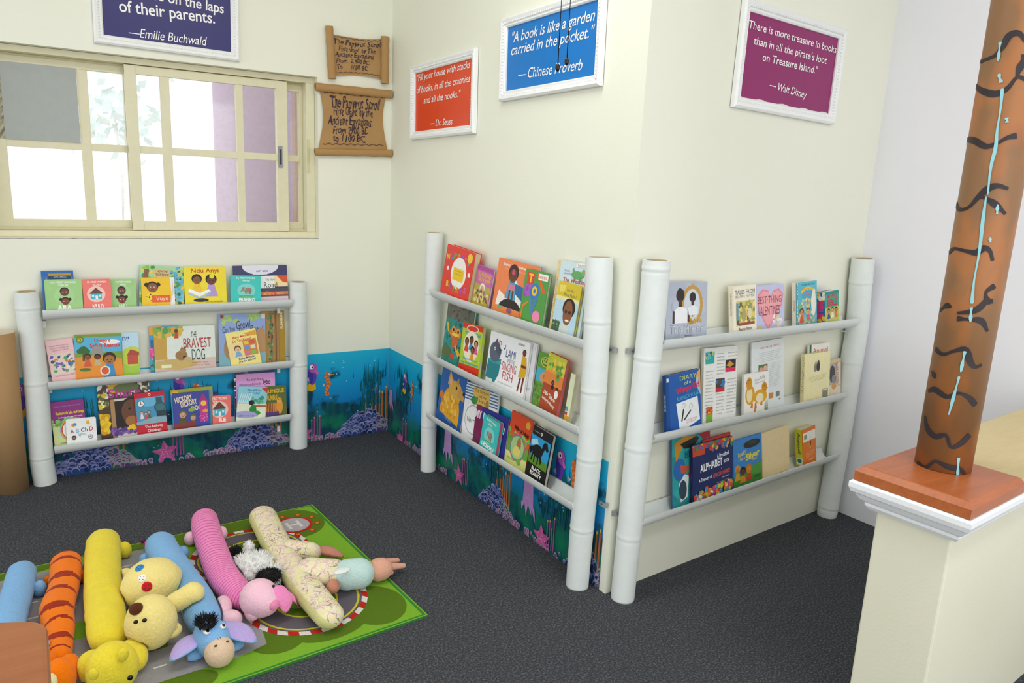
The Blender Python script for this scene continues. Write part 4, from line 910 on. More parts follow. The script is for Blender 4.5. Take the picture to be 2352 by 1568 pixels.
# ---- bottom row
book('A', 3, L1, [(313, 950), (532, 920), (548, 1180), (347, 1230)], .009, 0, '#8a2a80', [E(.5, 1, .9, .5, '#6fb04a'), R(0, .5, 1, 1, '#cfd99a'), S(51, 30, 0, .42, 1, .56, .08, ['#7fb85a', '#6aa848', '#8ac46a']), C(.62, .68, .42, '#7fb0d8'), C(.62, .68, .40, '#e2a22a'), C(.62, .68, .37, '#c8302a'), C(.62, .68, .34, '#f4f1ea'), T('Kunkuru da Jaba da Kurege', .14, .24, .98, .33, '#f2cf2a', b=.03), T('The Tortoise, The Lot and The Squirrel', .2, .36, .92, .40, '#f3eaf0', b=.02), T('My Little Literature Multi Story Series', .1, .1, .9, .14, '#c48abf'), T('Chidolue', .2, .94, .5, .98, '#2a2a2a')], 'purple topped book with a white circle, behind the white alphabet book')
book('A', 3, L1, [(413, 1055), (607, 1037), (612, 1175), (425, 1205)], .009, .012, '#f3f5f3', [T('A', .13, .45, .25, .63, '#c8323a', b=.02), T('B', .31, .44, .42, .62, '#7ab0e0', b=.02), T('Ch', .48, .42, .70, .60, '#3a5a9a', b=.02), T('D', .76, .40, .88, .58, '#c8323a', b=.02), T('Igbo', .38, .63, .64, .78, '#5a9ac0'), *[P([(.72+.085*cos(a)*(1 if i % 2 else .45), .21-.13*sin(a)*(1 if i % 2 else .45)) for i, a in enumerate([pi*k/5+.3 for k in range(10)])], '#e8b82a')], C(.24, .27, .07, '#e2a43a'), C(.29, .25, .06, '#4a9ad0'), *face(.24, .83, .08, SK, False), C(.79, .84, .085, '#4a8ac8'), C(.79, .84, .06, '#f0e8e0'), P([(.74, .84), (.8, .78), (.84, .86)], '#e0662a')], 'small white alphabet board book lettered A B Ch D', kind='board_book', round_=.006)
book('A', 3, L1, [(607, 830), (945, 792), (962, 1110), (642, 1165)], .009, 0, '#4a3a30', [S(61, 70, 0, 0, 1, .26, .045, ['#efe9dc', '#d8d0c0', '#5a6a3a', '#6a5a48', '#f4f0e8']), S(62, 30, .0, .2, .16, .45, .05, ['#f0ead8', '#e0c23a', '#5a6a3a']), R(.33, .03, .66, .1, '#d8762a'), T('ADELAIDE', .38, .05, .6, .08, '#f4e8d0'), E(.38, .12, .18, .1, '#e0b23a'), E(.55, .13, .25, .09, '#6a7a4a'), T('Share', .2, .13, .82, .3, '#c8389c', b=.015), R(.22, .33, 1, 1, '#d8d2c8'), R(.3, .37, 1, .96, '#241c18'), R(.22, .33, .3, 1, '#b08a5a'), E(.62, .62, .26, .3, '#2a1c16'), E(.62, .6, .2, .24, '#6a4630'), E(.58, .54, .03, .02, '#1a100c'), E(.7, .54, .03, .02, '#1a100c'), E(.63, .7, .07, .02, '#8a4a3a'), E(.6, .78, .12, .1, '#a8703a'), S(63, 26, .0, .62, .16, .98, .07, ['#e8b81a', '#d8a012', '#f0cc2a']), S(64, 26, .2, .9, .7, 1.0, .05, ['#6a4a98', '#5a3a88', '#8a6ab0']), S(65, 10, .5, .88, .66, .93, .04, ['#f0c81a'])], 'large dark picture book with daisies and a magenta title on the bottom rail')
book('A', 3, L1, [(842, 893), (1035, 870), (1060, 1105), (870, 1133)], .006, .012, '#c81f35', [R(.03, .13, .97, .83, '#4a9ac4'), E(.5, .25, .4, .12, '#6ab8dc'), R(.0, 0, 1, .13, '#c81f35'), C(.5, .065, .045, '#f2ece4'), C(.5, .065, .022, '#c81f35'), C(.2, .28, .12, '#2a4a5a'), C(.2, .28, .1, '#f2f2ee'), P([(.19, .22), (.21, .22), (.21, .29), (.26, .3), (.26, .315), (.19, .3)], '#222'), C(.82, .42, .2, '#2f5f68'), C(.82, .42, .15, '#3f7680'), R(.7, .16, .9, .34, '#2f5f68'), R(.68, .52, 1, .66, '#27434a'), P([(.0, .83), (1, .83), (1, .7), (.6, .66), (.0, .76)], '#8fb4c0'), kid(.2, .52, .05, '#e0b898', '#8a4a2a', '#e8e4ea', 4.4), kid(.33, .55, .045, '#e0b898', '#7a4a2a', '#d8503a', 4.4), kid(.44, .52, .05, '#d8b090', '#5a4030', '#5a6a5a', 4.6), T('The Railway', .26, .87, .86, .95, '#f4efe8', b=.02), T('Children', .33, .97, .78, 1.05, '#f4efe8', b=.02)], 'red bordered book with a steam train and a clock on the bottom rail')
book('A', 3, L1, [(1072, 868), (1335, 845), (1363, 1060), (1096, 1098)], .006, 0, '#4fa6d0', [R(0, 0, 1, .12, '#a0a83a'), R(0, .1, 1, 1, '#3f9ac8'), C(.1, .1, .09, '#e0a82a'), T('GO!', .05, .06, .17, .13, '#f4d84a', b=.03), R(.92, .12, 1, 1, '#8a9a8a')], 'blue book with an olive top edge, directly behind the clock-tower rhyme book')
book('A', 3, L1, [(1090, 890), (1313, 872), (1333, 1068), (1102, 1098)], .006, .009, '#3f48a0', [T('HICKORY', .05, .1, .53, .28, '#f2e2b8', -10, b=.03), T('DICKORY', .2, .25, .66, .42, '#f2e2b8', -10, b=.03), T('DOCK', .5, .42, .86, .57, '#f2e2b8', -8, b=.03), E(.5, .55, .1, .06, '#8ab04a'), R(.72, .3, .95, .95, '#c83a9a'), P([(.72, .3), (.83, .06), (.95, .3)], '#b0307a'), C(.84, .38, .1, '#c83a9a'), C(.84, .38, .08, '#e8d82a'), E(.88, .62, .08, .05, '#e8b02a'), kid(.25, .68, .1, '#d8a890', '#6a6a2a', '#5a5a2a', 2.6), kid(.53, .8, .08, '#d8a890', '#6a6a2a', '#6a6a2f', 2.4), R(.0, .93, .6, 1, '#8a3a3a'), S(71, 10, .7, .75, .95, .95, .012, ['#f0e8f4'])], 'violet blue nursery rhyme book with a pink clock tower on the bottom rail')
book('A', 3, L1, [(1296, 889), (1380, 880), (1392, 1050), (1310, 1062)], .004, .001, '#22307a', [R(0, .1, 1, 1, '#22307a'), R(0, 0, 1, .08, '#1a2668')], 'dark navy book barely showing behind the bottom rail\'s coral house book')
book('A', 3, L1, [(1335, 905), (1450, 900), (1467, 1055), (1350, 1068)], .009, .007, CO, [T('FIRST WORDS', .02, .06, .8, .17, '#f6f4ee', b=.02), T('YORUBA', .02, .2, .5, .27, '#f6f4ee', b=.02), *house(.38, .55, .38), T('ILE', .36, .88, .72, 1.04, '#fbfaf5', b=.04)], 'coral board book with a blue house on the bottom rail', kind='board_book', round_=.006)
book('A', 3, L1, [(1472, 748), (1720, 740), (1745, 1030), (1492, 1048)], .007, 0, '#2a3a78', [T('VSSC', .25, .05, .38, .1, '#cfd4e8', b=.02), S(72, 60, 0, 0, .07, 1, .025, ['#e8e6e0', '#111', '#444'])], 'navy book with black and white patterned spine edge behind the pink book', spine='#d8d6d0')
book('A', 3, L1, [(1490, 770), (1735, 755), (1745, 1025), (1500, 1045)], .005, .0085, '#dfa0d8', [T('Ka anyi mua', .27, .1, .68, .19, '#3a2a4a'), T('mkpuruedemede', .08, .21, .64, .29, '#3a2a4a'), T('Igbo', .69, .15, .88, .3, '#3a2a4a', b=.02), S(73, 20, 0, .32, .12, 1, .02, ['#c080b8'])], 'pink workbook with dark lettering above the two small books at the right end')
book('A', 3, L1, [(1680, 845), (1795, 838), (1825, 1018), (1684, 1030)], .005, .015, '#5a6a30', [T('JUNGLE', .02, .1, .9, .28, '#e2b82a', b=.03), T('RUMBLE!', .02, .3, .6, .48, '#e2b82a', b=.03), R(.0, .58, .5, .88, '#d8843a'), *[R(.04+.08*i, .58, .07+.08*i, .88, '#5a3a1a') for i in range(5)], E(.65, .7, .16, .26, '#e09a3a'), C(.64, .5, .13, '#e8a848'), C(.6, .48, .02, '#111'), C(.69, .48, .02, '#111'), R(.0, .88, .6, 1, '#5a3a7a')], 'small olive green jungle book with a tiger at the right end of the bottom rail')
book('A', 3, L1, [(1510, 845), (1688, 850), (1680, 1030), (1490, 1048)], .005, .0205, '#8fd0e0', [T('What Will You', .3, .07, .78, .15, '#1f5a9a', b=.02), T('Do Today?', .36, .17, .74, .25, '#1f5a9a', b=.02), *[P([(.02+.07*i, .55), (.12+.07*i, .2), (.14+.07*i, .2), (.05+.07*i, .55)], '#e8f4f4') for i in range(6)], R(0, .56, 1, 1, '#e6ecd0'), S(74, 20, .4, .35, .9, .55, .06, ['#3a9a7a', '#5ab88a']), E(.55, .75, .12, .16, '#1f8a3a'), E(.66, .86, .16, .08, '#2a9a40'), C(.48, .52, .09, HR), P([(.8, .05), (1, .0), (1, .2)], '#c8382a'), E(.3, .92, .4, .12, '#a9a8d8'), R(.6, .6, 1, .66, '#a8603a'), T('\u00bfQu\u00e9 vas a hacer', .08, .93, .75, .99, '#2a3a6a', b=.02)], 'pale blue picture book with a child dressed in green')
# ---- middle wall shelf, top row
RB = ['#e8c82a', '#4a7fd0', '#5ab04a', '#e88a2a', '#9a5ab8', '#d85a90', '#3ab0b0']
def rainbow(word, x0, y, dx, h, arc=0, dy=0):
    n = len(word); return [T(ch, x0+i*dx, y+dy*i+arc*((i-(n-1)/2)/n)**2, x0+i*dx+dx*.82, y+h+dy*i+arc*((i-(n-1)/2)/n)**2, RB[i % 7], -6+i*3, b=.03) for i, ch in enumerate(word)]
book('B', 1, L2, [(522, 295), (655, 325), (572, 580), (463, 562)], .008, .012, '#c86ab0', [R(0, .0, 1, .12, '#b04a98'), T('OLD MACDONALD', .1, .16, .92, .28, '#e8b82a', b=.03), T('HAD A FARM', .16, .3, .88, .42, '#e8b82a', b=.03), R(0, .5, 1, 1, '#b8a84a'), kid(.5, .6, .14, '#d8a880', '#f0ead8', '#e2d2a0', 2.6), S(81, 30, .05, .65, .95, .98, .07, ['#6a4a78', '#d8c85a', '#8a5a3a', '#e8d89a', '#9a6ab0'])], 'small purple and yellow farm book behind the thick red rhyme book')
book('B', 1, L2, [(300, 137), (497, 195), (437, 553), (220, 480)], .026, .006, '#e0352a', [*rainbow('Nursery', .05, .13, .125, .13, .35, -.002), E(.55, .52, .27, .33, '#f4f0ea'), R(.36, .42, .74, .68, '#f0c81a'), R(.4, .47, .7, .49, '#c8a212'), R(.4, .53, .66, .55, '#c8a212'), C(.86, .14, .085, '#f0c83a'), *rainbow('Rhymes', .18, .80, .125, .13, -.35, .0), P([(.86, .45), (.92, .42), (.96, .5), (.88, .52)], '#f4f0ea'), P([(.1, .47), (.18, .44), (.2, .52), (.12, .54)], '#f4f0ea')], 'thick red rhyme board book with a white oval window at the left end', pages='#d8c8a0', kind='board_book', round_=.004)
book('B', 1, L2, [(690, 243), (990, 300), (925, 690), (628, 625)], .006, 0, '#3f8fc0', [R(.94, 0, 1, 1, '#2f7fb0')], 'blue book showing only its edge behind the orange superhero child book')
book('B', 1, L2, [(682, 237), (985, 300), (915, 690), (610, 610)], .008, .008, '#ee8450', [T('Super Ada\'s Adventures', .14, .07, .88, .14, '#f6efe6', b=.03), T('The Big Bad Bin Gby', .2, .17, .75, .21, '#f0c8a8'), P([(.05, 1), (.12, .62), (.3, .72), (.35, .45), (.5, .35), (.8, .7), (.95, 1)], '#f2ede8'), P([(.5, .42), (.92, .5), (1, .78), (.7, .72), (.5, .6)], '#2f6aa0'), E(.45, 1, .3, .26, '#221e22'), kid(.42, .27, .11, SK, '#3a1f1a', '#4aa0c8', 3), R(.35, .46, .5, .58, '#d87a90'), R(.37, .57, .41, .76, SK), R(.45, .57, .49, .76, SK), C(.42, .22, .04, '#c84a6a'), R(0, .92, 1, 1, '#e88a4a'), E(.2, .95, .06, .04, '#5ab07a'), E(.45, .97, .07, .05, '#8a5a78')], 'orange picture book of a small child in a blue cape on the top rail')
book('B', 1, L2, [(882, 320), (1068, 352), (985, 705), (815, 675)], .012, .017, '#4f9a45', [R(.12, .05, .42, .3, '#d8412e'), T('T', .17, .08, .37, .27, '#f0c82a', b=.05), P([(.5, .08), (.56, .04), (.95, .4), (.85, .44)], '#e0622c'), R(.58, .04, .97, .17, '#f4eee4'), T('BOARD BOOK', .62, .08, .93, .14, '#c85a4a', b=.02), E(.5, .42, .2, .16, '#3a78c8'), E(.5, .42, .11, .1, '#f0c82a'), E(.5, .42, .05, .05, '#3a78c8'), S(83, 20, .06, .36, .3, .52, .08, ['#9a4ab0', '#b05ac0']), P([(.35, .55), (.45, .55), (.52, .7), (.6, .55), (.7, .55), (.58, .78), (.58, .9), (.46, .9), (.46, .78)], '#4a80c0'), E(.72, .92, .16, .12, '#f08ab0'), P([(.05, .98), (.1, .75), (.3, .65), (.33, .68), (.14, .78), (.1, 1)], '#e0862c')], 'green board book with big toy letters on the top rail', kind='board_book', round_=.006, pages='#c8c4b4')
book('B', 1, L2, [(1130, 250), (1345, 285), (1290, 800), (1042, 750)], .008, 0, '#cfe4ea', [R(0, 0, .09, 1, '#e8cf9a'), S(84, 60, 0, 0, .09, 1, .015, ['#c8a05a', '#d8b878', '#f0e4c8']), E(.68, .18, .2, .06, '#6aa868'), P([(.5, .1), (.54, .08), (.6, .2), (.52, .2)], '#6aa868'), C(.85, .13, .06, '#7ab878'), C(.87, .12, .02, '#e08a2a'), R(.58, .2, .62, .27, '#5a9858'), R(.76, .2, .8, .27, '#5a9858'), R(.6, .0, .95, .06, '#f2f2ee'), T('Tortoise', .64, .015, .9, .05, '#333'), T('Meet the', .25, .12, .42, .15, '#8a9ab0'), T('Colourful River', .22, .16, .5, .19, '#8a9ab0'), T('The Wedding', .24, .24, .98, .32, '#c8283a', b=.01), R(.2, .33, 1, .37, '#f4f2e8')], 'pale blue picture book with a small green dinosaur')
book('B', 1, L2, [(1130, 410), (1305, 450), (1225, 800), (1062, 750)], .008, .012, '#e6d84a', [R(0, 0, 1, .3, '#d8c02a'), R(0, .3, 1, .4, '#e8e0a0'), R(0, .38, 1, 1, '#b8d8e8'), P([(.05, .08), (.35, .05), (.3, .2), (.1, .22)], '#e8d86a'), T('Who Was', .4, .12, .72, .18, '#3a4a5a'), T('Rosa Parks?', .32, .21, .86, .28, '#3a4a5a'), C(.62, .52, .27, '#1a1618'), E(.6, .62, .2, .27, '#8a5636'), E(.68, .6, .06, .04, '#3a2418'), E(.52, .6, .05, .04, '#3a2418'), E(.62, .78, .09, .025, '#f0e6da'), P([(.3, 1), (.42, .86), (.72, .88), (.86, 1)], '#cfd8d0'), R(.0, .84, .34, 1, '#4a6a4a'), S(85, 16, 0, .82, .34, .98, .04, ['#3a5a3a', '#8aa08a'])], 'yellow and blue biography with a smiling portrait at the right end of the top rail', pages='#b8b6b4')
# ---- middle wall shelf, middle row
book('B', 2, L2, [(300, 568), (500, 618), (432, 1050), (237, 970)], .010, 0, '#2f8f88', [R(0, 0, 1, .28, '#6a6a60'), S(86, 26, 0, .0, 1, .3, .05, ['#5a5f52', '#7a7868', '#4a5048']), S(87, 40, 0, .28, 1, 1, .06, ['#1f7a78', '#3aa090', '#2a8a6a', '#186058']), E(.42, .52, .22, .1, '#d8822a'), E(.44, .64, .12, .16, '#c8622a'), C(.34, .46, .07, '#e0a03a'), C(.52, .48, .07, '#e0a03a'), C(.34, .46, .03, '#111'), C(.52, .48, .03, '#111'), E(.43, .54, .14, .03, '#f0d04a'), P([(.2, .55), (.12, .5), (.05, .36), (.12, .36), (.18, .48)], '#e8b83a'), P([(.5, .7), (.7, .86), (.62, .92), (.44, .76)], '#e0b02a'), S(88, 12, .44, .72, .68, .9, .02, ['#222']), E(.15, .88, .2, .1, '#5a6a3a'), E(.4, .93, .08, .05, '#c84a2a')], 'teal picture book with an orange tree frog at the left end of the middle rail')
book('B', 2, L2, [(408, 720), (565, 755), (515, 1090), (370, 1040)], .010, .012, '#b4d02a', [R(0, 0, 1, .12, '#d8301f'), E(.5, .1, .3, .08, '#e2d8c8'), E(.5, .1, .25, .06, '#d8301f'), T('Welcome Dot', .14, .17, .9, .26, '#2a9ad0', b=.03), E(.5, .5, .38, .35, '#f0ead0'), *[kid(x, y, .09, s, h, c, 2.6) for x, y, s, h, c in ((.28, .42, SK2, '#4a2a1a', '#d84a2a'), (.5, .36, SK, HR, '#3a8ac8'), (.74, .43, '#c8906a', '#3a2a1a', '#d85a90'), (.6, .58, SK2, HR, '#e0a02a'))], T('Discovering', .16, .77, .86, .83, '#2aa0c0', b=.02), T('our Environment', .08, .85, .94, .91, '#2aa0c0', b=.02), R(0, .93, 1, 1, '#d8301f')], 'lime green school reader with red top band, in front of the tree frog book', pages='#d8d2c0')
book('B', 2, L2, [(850, 850), (972, 880), (905, 1240), (790, 1200)], .007, 0, '#dfe0e4', [S(89, 20, .1, .1, .9, .9, .05, ['#d0d2d8', '#e6e8ea']), T('BOOKS', .6, .93, .9, .96, '#5a5a6a')], 'plain whitish book standing behind the white singing fish book', pages='#e6e4de')
book('B', 2, L2, [(630, 812), (937, 855), (830, 1270), (548, 1140)], .009, .009, '#eef0f2', [P([(.0, .98), (.02, .58), (.36, .48), (.34, .78), (.26, .96)], '#1f7f8a'), E(.2, .56, .18, .04, '#2aa0a8'), E(.18, .38, .15, .2, '#5a6478'), P([(.1, .3), (.18, .12), (.28, .22), (.34, .36), (.3, .44)], '#4a5468'), P([(.26, .28), (.36, .3), (.3, .36)], '#3a3f50'), C(.16, .32, .025, '#e8e8e8'), C(.16, .32, .012, '#111'), *[P([(x, y), (x+.012, y), (x+.012, y+.07), (x, y+.07)], c) for x, y, c in ((.19, .09, '#2a4a8a'), (.25, .12, '#c8303a'), (.3, .15, '#c8303a'), (.42, .18, '#2a3a7a'))], E(.19, .16, .018, .012, '#2a4a8a'), E(.24, .2, .022, .014, '#c8303a'), E(.41, .26, .022, .014, '#2a3a7a'), P([(.25, .12), (.31, .15), (.31, .17), (.25, .14)], '#c8303a'), T('rithmit', .72, .05, .88, .1, '#3a3a4a', it=.3), T('LAMI', .46, .25, .7, .4, '#2a4a8a'), T('AND THE', .5, .42, .7, .49, '#8a8a92'), T('SINGING', .4, .5, .76, .66, '#c8303a'), T('FISH', .44, .68, .7, .84, '#c8303a'), T('ANOLA AGUNATU', .34, .9, .72, .93, '#9a9aa2'),
    C(.9, .21, .045, '#2a1a16'), C(.9, .225, .04, '#7a2f22'), P([(.86, .28), (.96, .28), (1.0, .5), (.98, .66), (.82, .68), (.85, .5)], '#d8a81a'), R(.86, .44, .98, .49, '#7a2f22'), P([(.86, .68), (.9, .68), (.86, .95), (.83, .95)], '#7a2f22'), P([(.93, .67), (.97, .66), (.95, .95), (.92, .95)], '#7a2f22'), R(.02, .92, .2, .99, '#e6ece0')], 'white picture book with a grey fish in a bucket and a girl in yellow')
book('B', 2, L2, [(1235, 1110), (1272, 1118), (1175, 1440), (1142, 1420)], .010, 0, '#cfd8a8', [R(0, 0, 1, 1, '#dfe4c0'), R(0, .86, .5, .93, '#c8382a'), R(0, .74, .5, .84, '#4a9ac0'), R(0, .94, 1, 1, '#e0a83a')], 'thin pale green book at the right end of the middle rail behind the curled one', pages='#e2dcc4', extra=.004)
book('B', 2, L2, [(990, 950), (1140, 985), (1055, 1370), (905, 1310)], .006, 0, '#6aa03a', [R(0, 0, 1, .28, '#5a9a3a'), E(.4, .16, .24, .1, '#e2c83a'), E(.4, .16, .2, .08, '#3a7a3a'), T('GO!', .26, .1, .5, .2, '#f0d84a', b=.03), R(0, .3, 1, .56, '#4ab0c8'), E(.5, .46, .3, .12, '#d89a6a'), C(.42, .44, .06, '#b8784a'), R(0, .6, 1, 1, '#6a9a3a'), S(90, 40, 0, .6, .8, 1, .05, ['#4a7a2a', '#8ab04a', '#5a8a3a'])], 'green jungle book standing left behind the curled tadpole book')
book('B', 2, L2, [(1085, 965), (1195, 1000), (1100, 1395), (940, 1320)], .012, .009, '#d8622a', [R(0, 0, 1, .34, '#c8c03a'), S(91, 30, 0, 0, 1, .35, .09, ['#a8c84a', '#d8d04a', '#e0a03a', '#5a9a3a']), R(0, .34, 1, .58, '#e0843a'), R(0, .56, 1, 1, '#a8482a'), E(.7, .35, .14, .1, '#6aa84a'), E(.7, .35, .06, .05, '#8a5a2a'), C(.5, .5, .08, '#2a1a1a'), C(.52, .58, .08, '#2a1a1a'), C(.5, .5, .04, '#5a5a6a'), C(.78, .58, .07, '#3a2a2a'), E(.78, .68, .1, .08, '#f0ece4'), T('Little Tadpole', .12, .72, .8, .82, '#f4ecd8', 12, b=.02), T('Looking for Mummy', .08, .84, .82, .92, '#f4ecd8', 12, b=.02)], 'orange-red tadpole picture book with curling pink page edges', pages='#d8789a')
# ---- middle wall shelf, bottom row
book('B', 3, L2, [(262, 1035), (445, 1112), (372, 1520), (197, 1412)], .009, 0, '#1f5fae', [E(.5, .85, .4, .5, '#e2a81e'), P([(.1, .93), (.28, .42), (.55, .3), (.86, .44), (.72, .96)], '#e0a51c'), E(.62, .36, .26, .16, '#d8a848'), P([(.78, .26), (1, .36), (.98, .5), (.72, .47)], '#c89848'), P([(.3, .32), (.34, .05), (.5, .2), (.52, .34)], '#dba535'), P([(.36, .28), (.37, .12), (.45, .22), (.46, .32)], '#e8b8a0'), P([(.62, .22), (.72, .12), (.74, .28)], '#c8922c'), C(.66, .32, .035, '#2a1a10'), E(.97, .36, .05, .04, '#2a1a14'), S(92, 40, .15, .5, .75, .9, .05, ['#e8b43a', '#d0921a', '#f0c456']), E(.12, .56, .09, .07, '#d8762a'), P([(.1, .6), (.22, .6), (.14, .72)], '#d8762a'), P([(0, .86), (.0, 1), (1, 1), (.85, .98)], '#1c58a8'), T('BERGEN', .36, .93, .62, .97, '#8ab0e0', 10)], 'blue book with a large golden dog at the left end of the bottom rail')
book('B', 3, L2, [(432, 1170), (682, 1240), (625, 1640), (388, 1545)], .007, 0, '#f0f0f0', [R(0, 0, 1, .3, '#dfe6ec'), *[R(0, .02+.055*i, 1, .045+.055*i, '#3a6a9a') for i in range(6)], R(.26, .04, .76, .38, '#e0b85a'), T('The Tortoise', .3, .07, .72, .13, '#3a2a1a'), T('and the', .42, .16, .66, .22, '#3a2a1a'), T('Hare', .46, .25, .64, .31, '#3a2a1a'), E(.3, .3, .1, .08, '#3a8a4a'), C(.38, .26, .04, '#4a9a5a'), E(.7, .31, .05, .09, '#a87a4a'), R(0, .38, 1, 1, '#eef0f2'), E(.32, .68, .26, .28, '#4a4a52'), E(.32, .68, .25, .27, '#eef0f2'), T('Narrative', .14, .64, .6, .74, '#3a3a42')], 'white blue-striped booklet about a tortoise and a hare on the bottom rail')
book('B', 3, L2b, [(485, 98), (735, 190), (668, 470), (455, 345)], .005, .0085, '#2a2f88', [P([(0, 0), (.2, .0), (.1, 1), (0, 1)], '#8a1f58'), R(0, .34, .34, 1, '#7a1a50'), T('MY', .0, .12, .2, .34, '#f0e0ea', b=.04), T('Functional', .24, .2, .92, .38, '#e8e4f0', 8, b=.03)], 'dark blue and maroon workbook behind the turquoise elephant board book')
book('B', 3, L2b, [(545, 162), (655, 225), (620, 445), (498, 390)], .016, .0145, '#3cc0bc', [T('My FIRST WORDS', .2, .08, .82, .16, '#f6f4ee', 6, b=.02), T('EDO', .36, .19, .6, .25, '#f6f4ee', 6, b=.02), E(.5, .55, .32, .26, '#7fd4d0'), R(.28, .72, .74, .76, '#5aa84a'), *elephant(.52, .53, .22), T('OROMOKU', .1, .82, .86, .96, '#fbfaf5', 4, b=.04)], 'thick turquoise elephant board book with pink page edges on the bottom rail', kind='board_book', round_=.005, pages='#d0607a')
book('B', 3, L2b, [(752, 143), (905, 215), (825, 570), (670, 490)], .009, 0, '#d84a22', [R(0, .42, 1, .8, '#6aa83a'), S(93, 30, 0, .36, 1, .5, .09, ['#7ab84a', '#5a9a34', '#d8622a']), R(0, .78, 1, 1, '#d8dc8a'), C(.82, .12, .1, '#e8a03a'), T('Mile of Nkisi', .25, .25, .92, .33, '#3a1a14', 6, b=.04), T('A lion and the mouse', .3, .36, .9, .4, '#f0d8b0', 6), C(.5, .63, .36, '#c84a9a'), C(.5, .63, .335, '#3aa06a'), C(.5, .63, .30, '#a8c88a'), E(.55, .58, .1, .16, '#b0703a'), E(.5, .7, .16, .1, '#e0d070'), E(.66, .88, .1, .06, '#7aa83a'), T('Chinelo Ifezue', .1, .87, .46, .91, '#4a3a2a')], 'orange and green storybook with a round picture on the bottom rail')
book('B', 3, L2b, [(905, 240), (1040, 318), (972, 655), (830, 580)], .014, .010, '#141416', [R(0, 0, 1, .2, '#1a1a1c'), C(.45, .1, .05, '#e8e2d8'), C(.45, .1, .028, '#e0622a'), T('PENGUIN READERS', .1, .09, .36, .11, '#c8c8c8'), R(.0, .18, .97, .62, '#2a9ad0'), P([(0, .3), (.3, .22), (.4, .34), (.05, .4)], '#a8d8ec'), R(.0, .6, .97, .76, '#5a8a2a'), E(.4, .46, .26, .13, '#121014'), P([(.52, .46), (.68, .22), (.8, .2), (.92, .34), (.86, .38), (.74, .34), (.64, .52)], '#121014'), P([(.6, .3), (.68, .2), (.72, .24), (.6, .44)], '#050506'), P([(.16, .5), (.24, .52), (.18, .7), (.12, .7)], '#121014'), P([(.26, .54), (.33, .54), (.32, .72), (.27, .72)], '#121014'), P([(.52, .52), (.6, .5), (.68, .64), (.62, .7)], '#121014'), P([(.45, .54), (.52, .54), (.5, .72), (.45, .72)], '#121014'), P([(.0, .44), (.16, .4), (.18, .48), (.04, .62)], '#0c0b0e'), R(0, .76, 1, 1, '#111113'), T('BLACK', .26, .79, .74, .87, '#f2efe8', b=.03), T('BEAUTY', .22, .89, .8, .97, '#f2efe8', b=.03)], 'black bordered reader with a galloping black horse on the bottom rail', pages='#d8d2c2')
# ---- right wall shelf, top row
book('C', 1, L3, [(510, 325), (820, 322), (850, 790), (460, 808)], .006, 0, '#b4bccb', [S(101, 26, 0, 0, 1, 1, .12, ['#bac2d0', '#aeb6c6', '#c2c9d4']), E(.62, .42, .27, .36, '#c49a48'), P([(.5, .16), (.62, .03), (.74, .16)], '#c49a48'), E(.62, .42, .2, .29, '#d0d8e2'), S(102, 24, .38, .62, .86, .74, .025, ['#b08838', '#d0a858']), E(.33, .24, .1, .12, '#2a2428'), C(.32, .16, .045, '#2a2428'), R(.29, .32, .37, .46, '#4a342c'), P([(.18, .52), (.28, .45), (.4, .45), (.52, .52), (.52, .74), (.2, .74)], '#eef0f2'), R(.15, .52, .2, .74, '#4a342c'), R(.51, .5, .56, .72, '#4a342c'), E(.63, .28, .08, .09, '#2a2428'), R(.6, .34, .66, .44, '#4a342c'), P([(.52, .48), (.6, .43), (.68, .43), (.76, .48), (.76, .6), (.54, .6)], '#e8ecf0'), T('The Mirror', .1, .77, .9, .93, '#dfe3e8', b=.02), T('The Mirror', .095, .765, .895, .925, '#9aa2b0', b=.0), T('BENDIXEN', .46, .96, .64, .985, '#4a4a5a')], 'blue-grey picture book of a child facing an ornate gold mirror at the left end')
book('C', 1, L3, [(1248, 350), (1488, 350), (1503, 730), (1270, 748)], .005, 0, '#c4c8e8', [P([(.5, .28), (.42, .12), (.22, .08), (.05, .2), (.04, .42), (.2, .7), (.42, .97), (.7, .72), (.93, .45), (.96, .22), (.8, .09), (.6, .13)], '#e88a98'), P([(.5, .31), (.42, .16), (.24, .12), (.09, .23), (.08, .41), (.23, .68), (.42, .93), (.67, .7), (.89, .44), (.92, .24), (.78, .13), (.6, .17)], '#efa6ac'), T('BEST\u00b7THING', .04, .24, .9, .4, '#7a3a4a'), T('VALENTINES', .05, .46, .84, .66, '#7a3a4a'), S(103, 16, .6, .68, .9, .96, .05, ['#f2f0ee', '#e8dcd0', '#f0d8a0']), E(.12, .92, .08, .05, '#e0c87a')], 'pale lilac book with a large pink heart on the top rail')
book('C', 1, L3, [(1052, 360), (1246, 352), (1273, 755), (1076, 760)], .018, .006, '#f0ead6', [T('TALES FROM', .07, .09, .93, .18, '#3a3a3a'), T('BEATRIX POTTER', .09, .2, .92, .25, '#5a5a5a'), R(.11, .32, .93, .84, '#d8c878'), S(104, 60, .15, .36, .9, .8, .07, ['#e8d46a', '#a8b05a', '#8a9a6a', '#f0e4a0', '#5a5a48', '#b8a84a']), R(.11, .36, .2, .72, '#5a9ab0'), E(.45, .62, .1, .13, '#b8a06a'), E(.7, .6, .09, .12, '#e2d8a8'), R(.2, .78, .9, .84, '#9a4a3a'), T('Beatrix Potter', .2, .88, .8, .95, '#3a3a3a', it=.3)], 'cream storybook with a yellow painting, left of the heart book', spine='#f0e8d0', spine_cmds=[T('TALES FROM BEATRIX POTTER', -1.4, .36, 2.4, .40, '#9a7a6a', 90)])
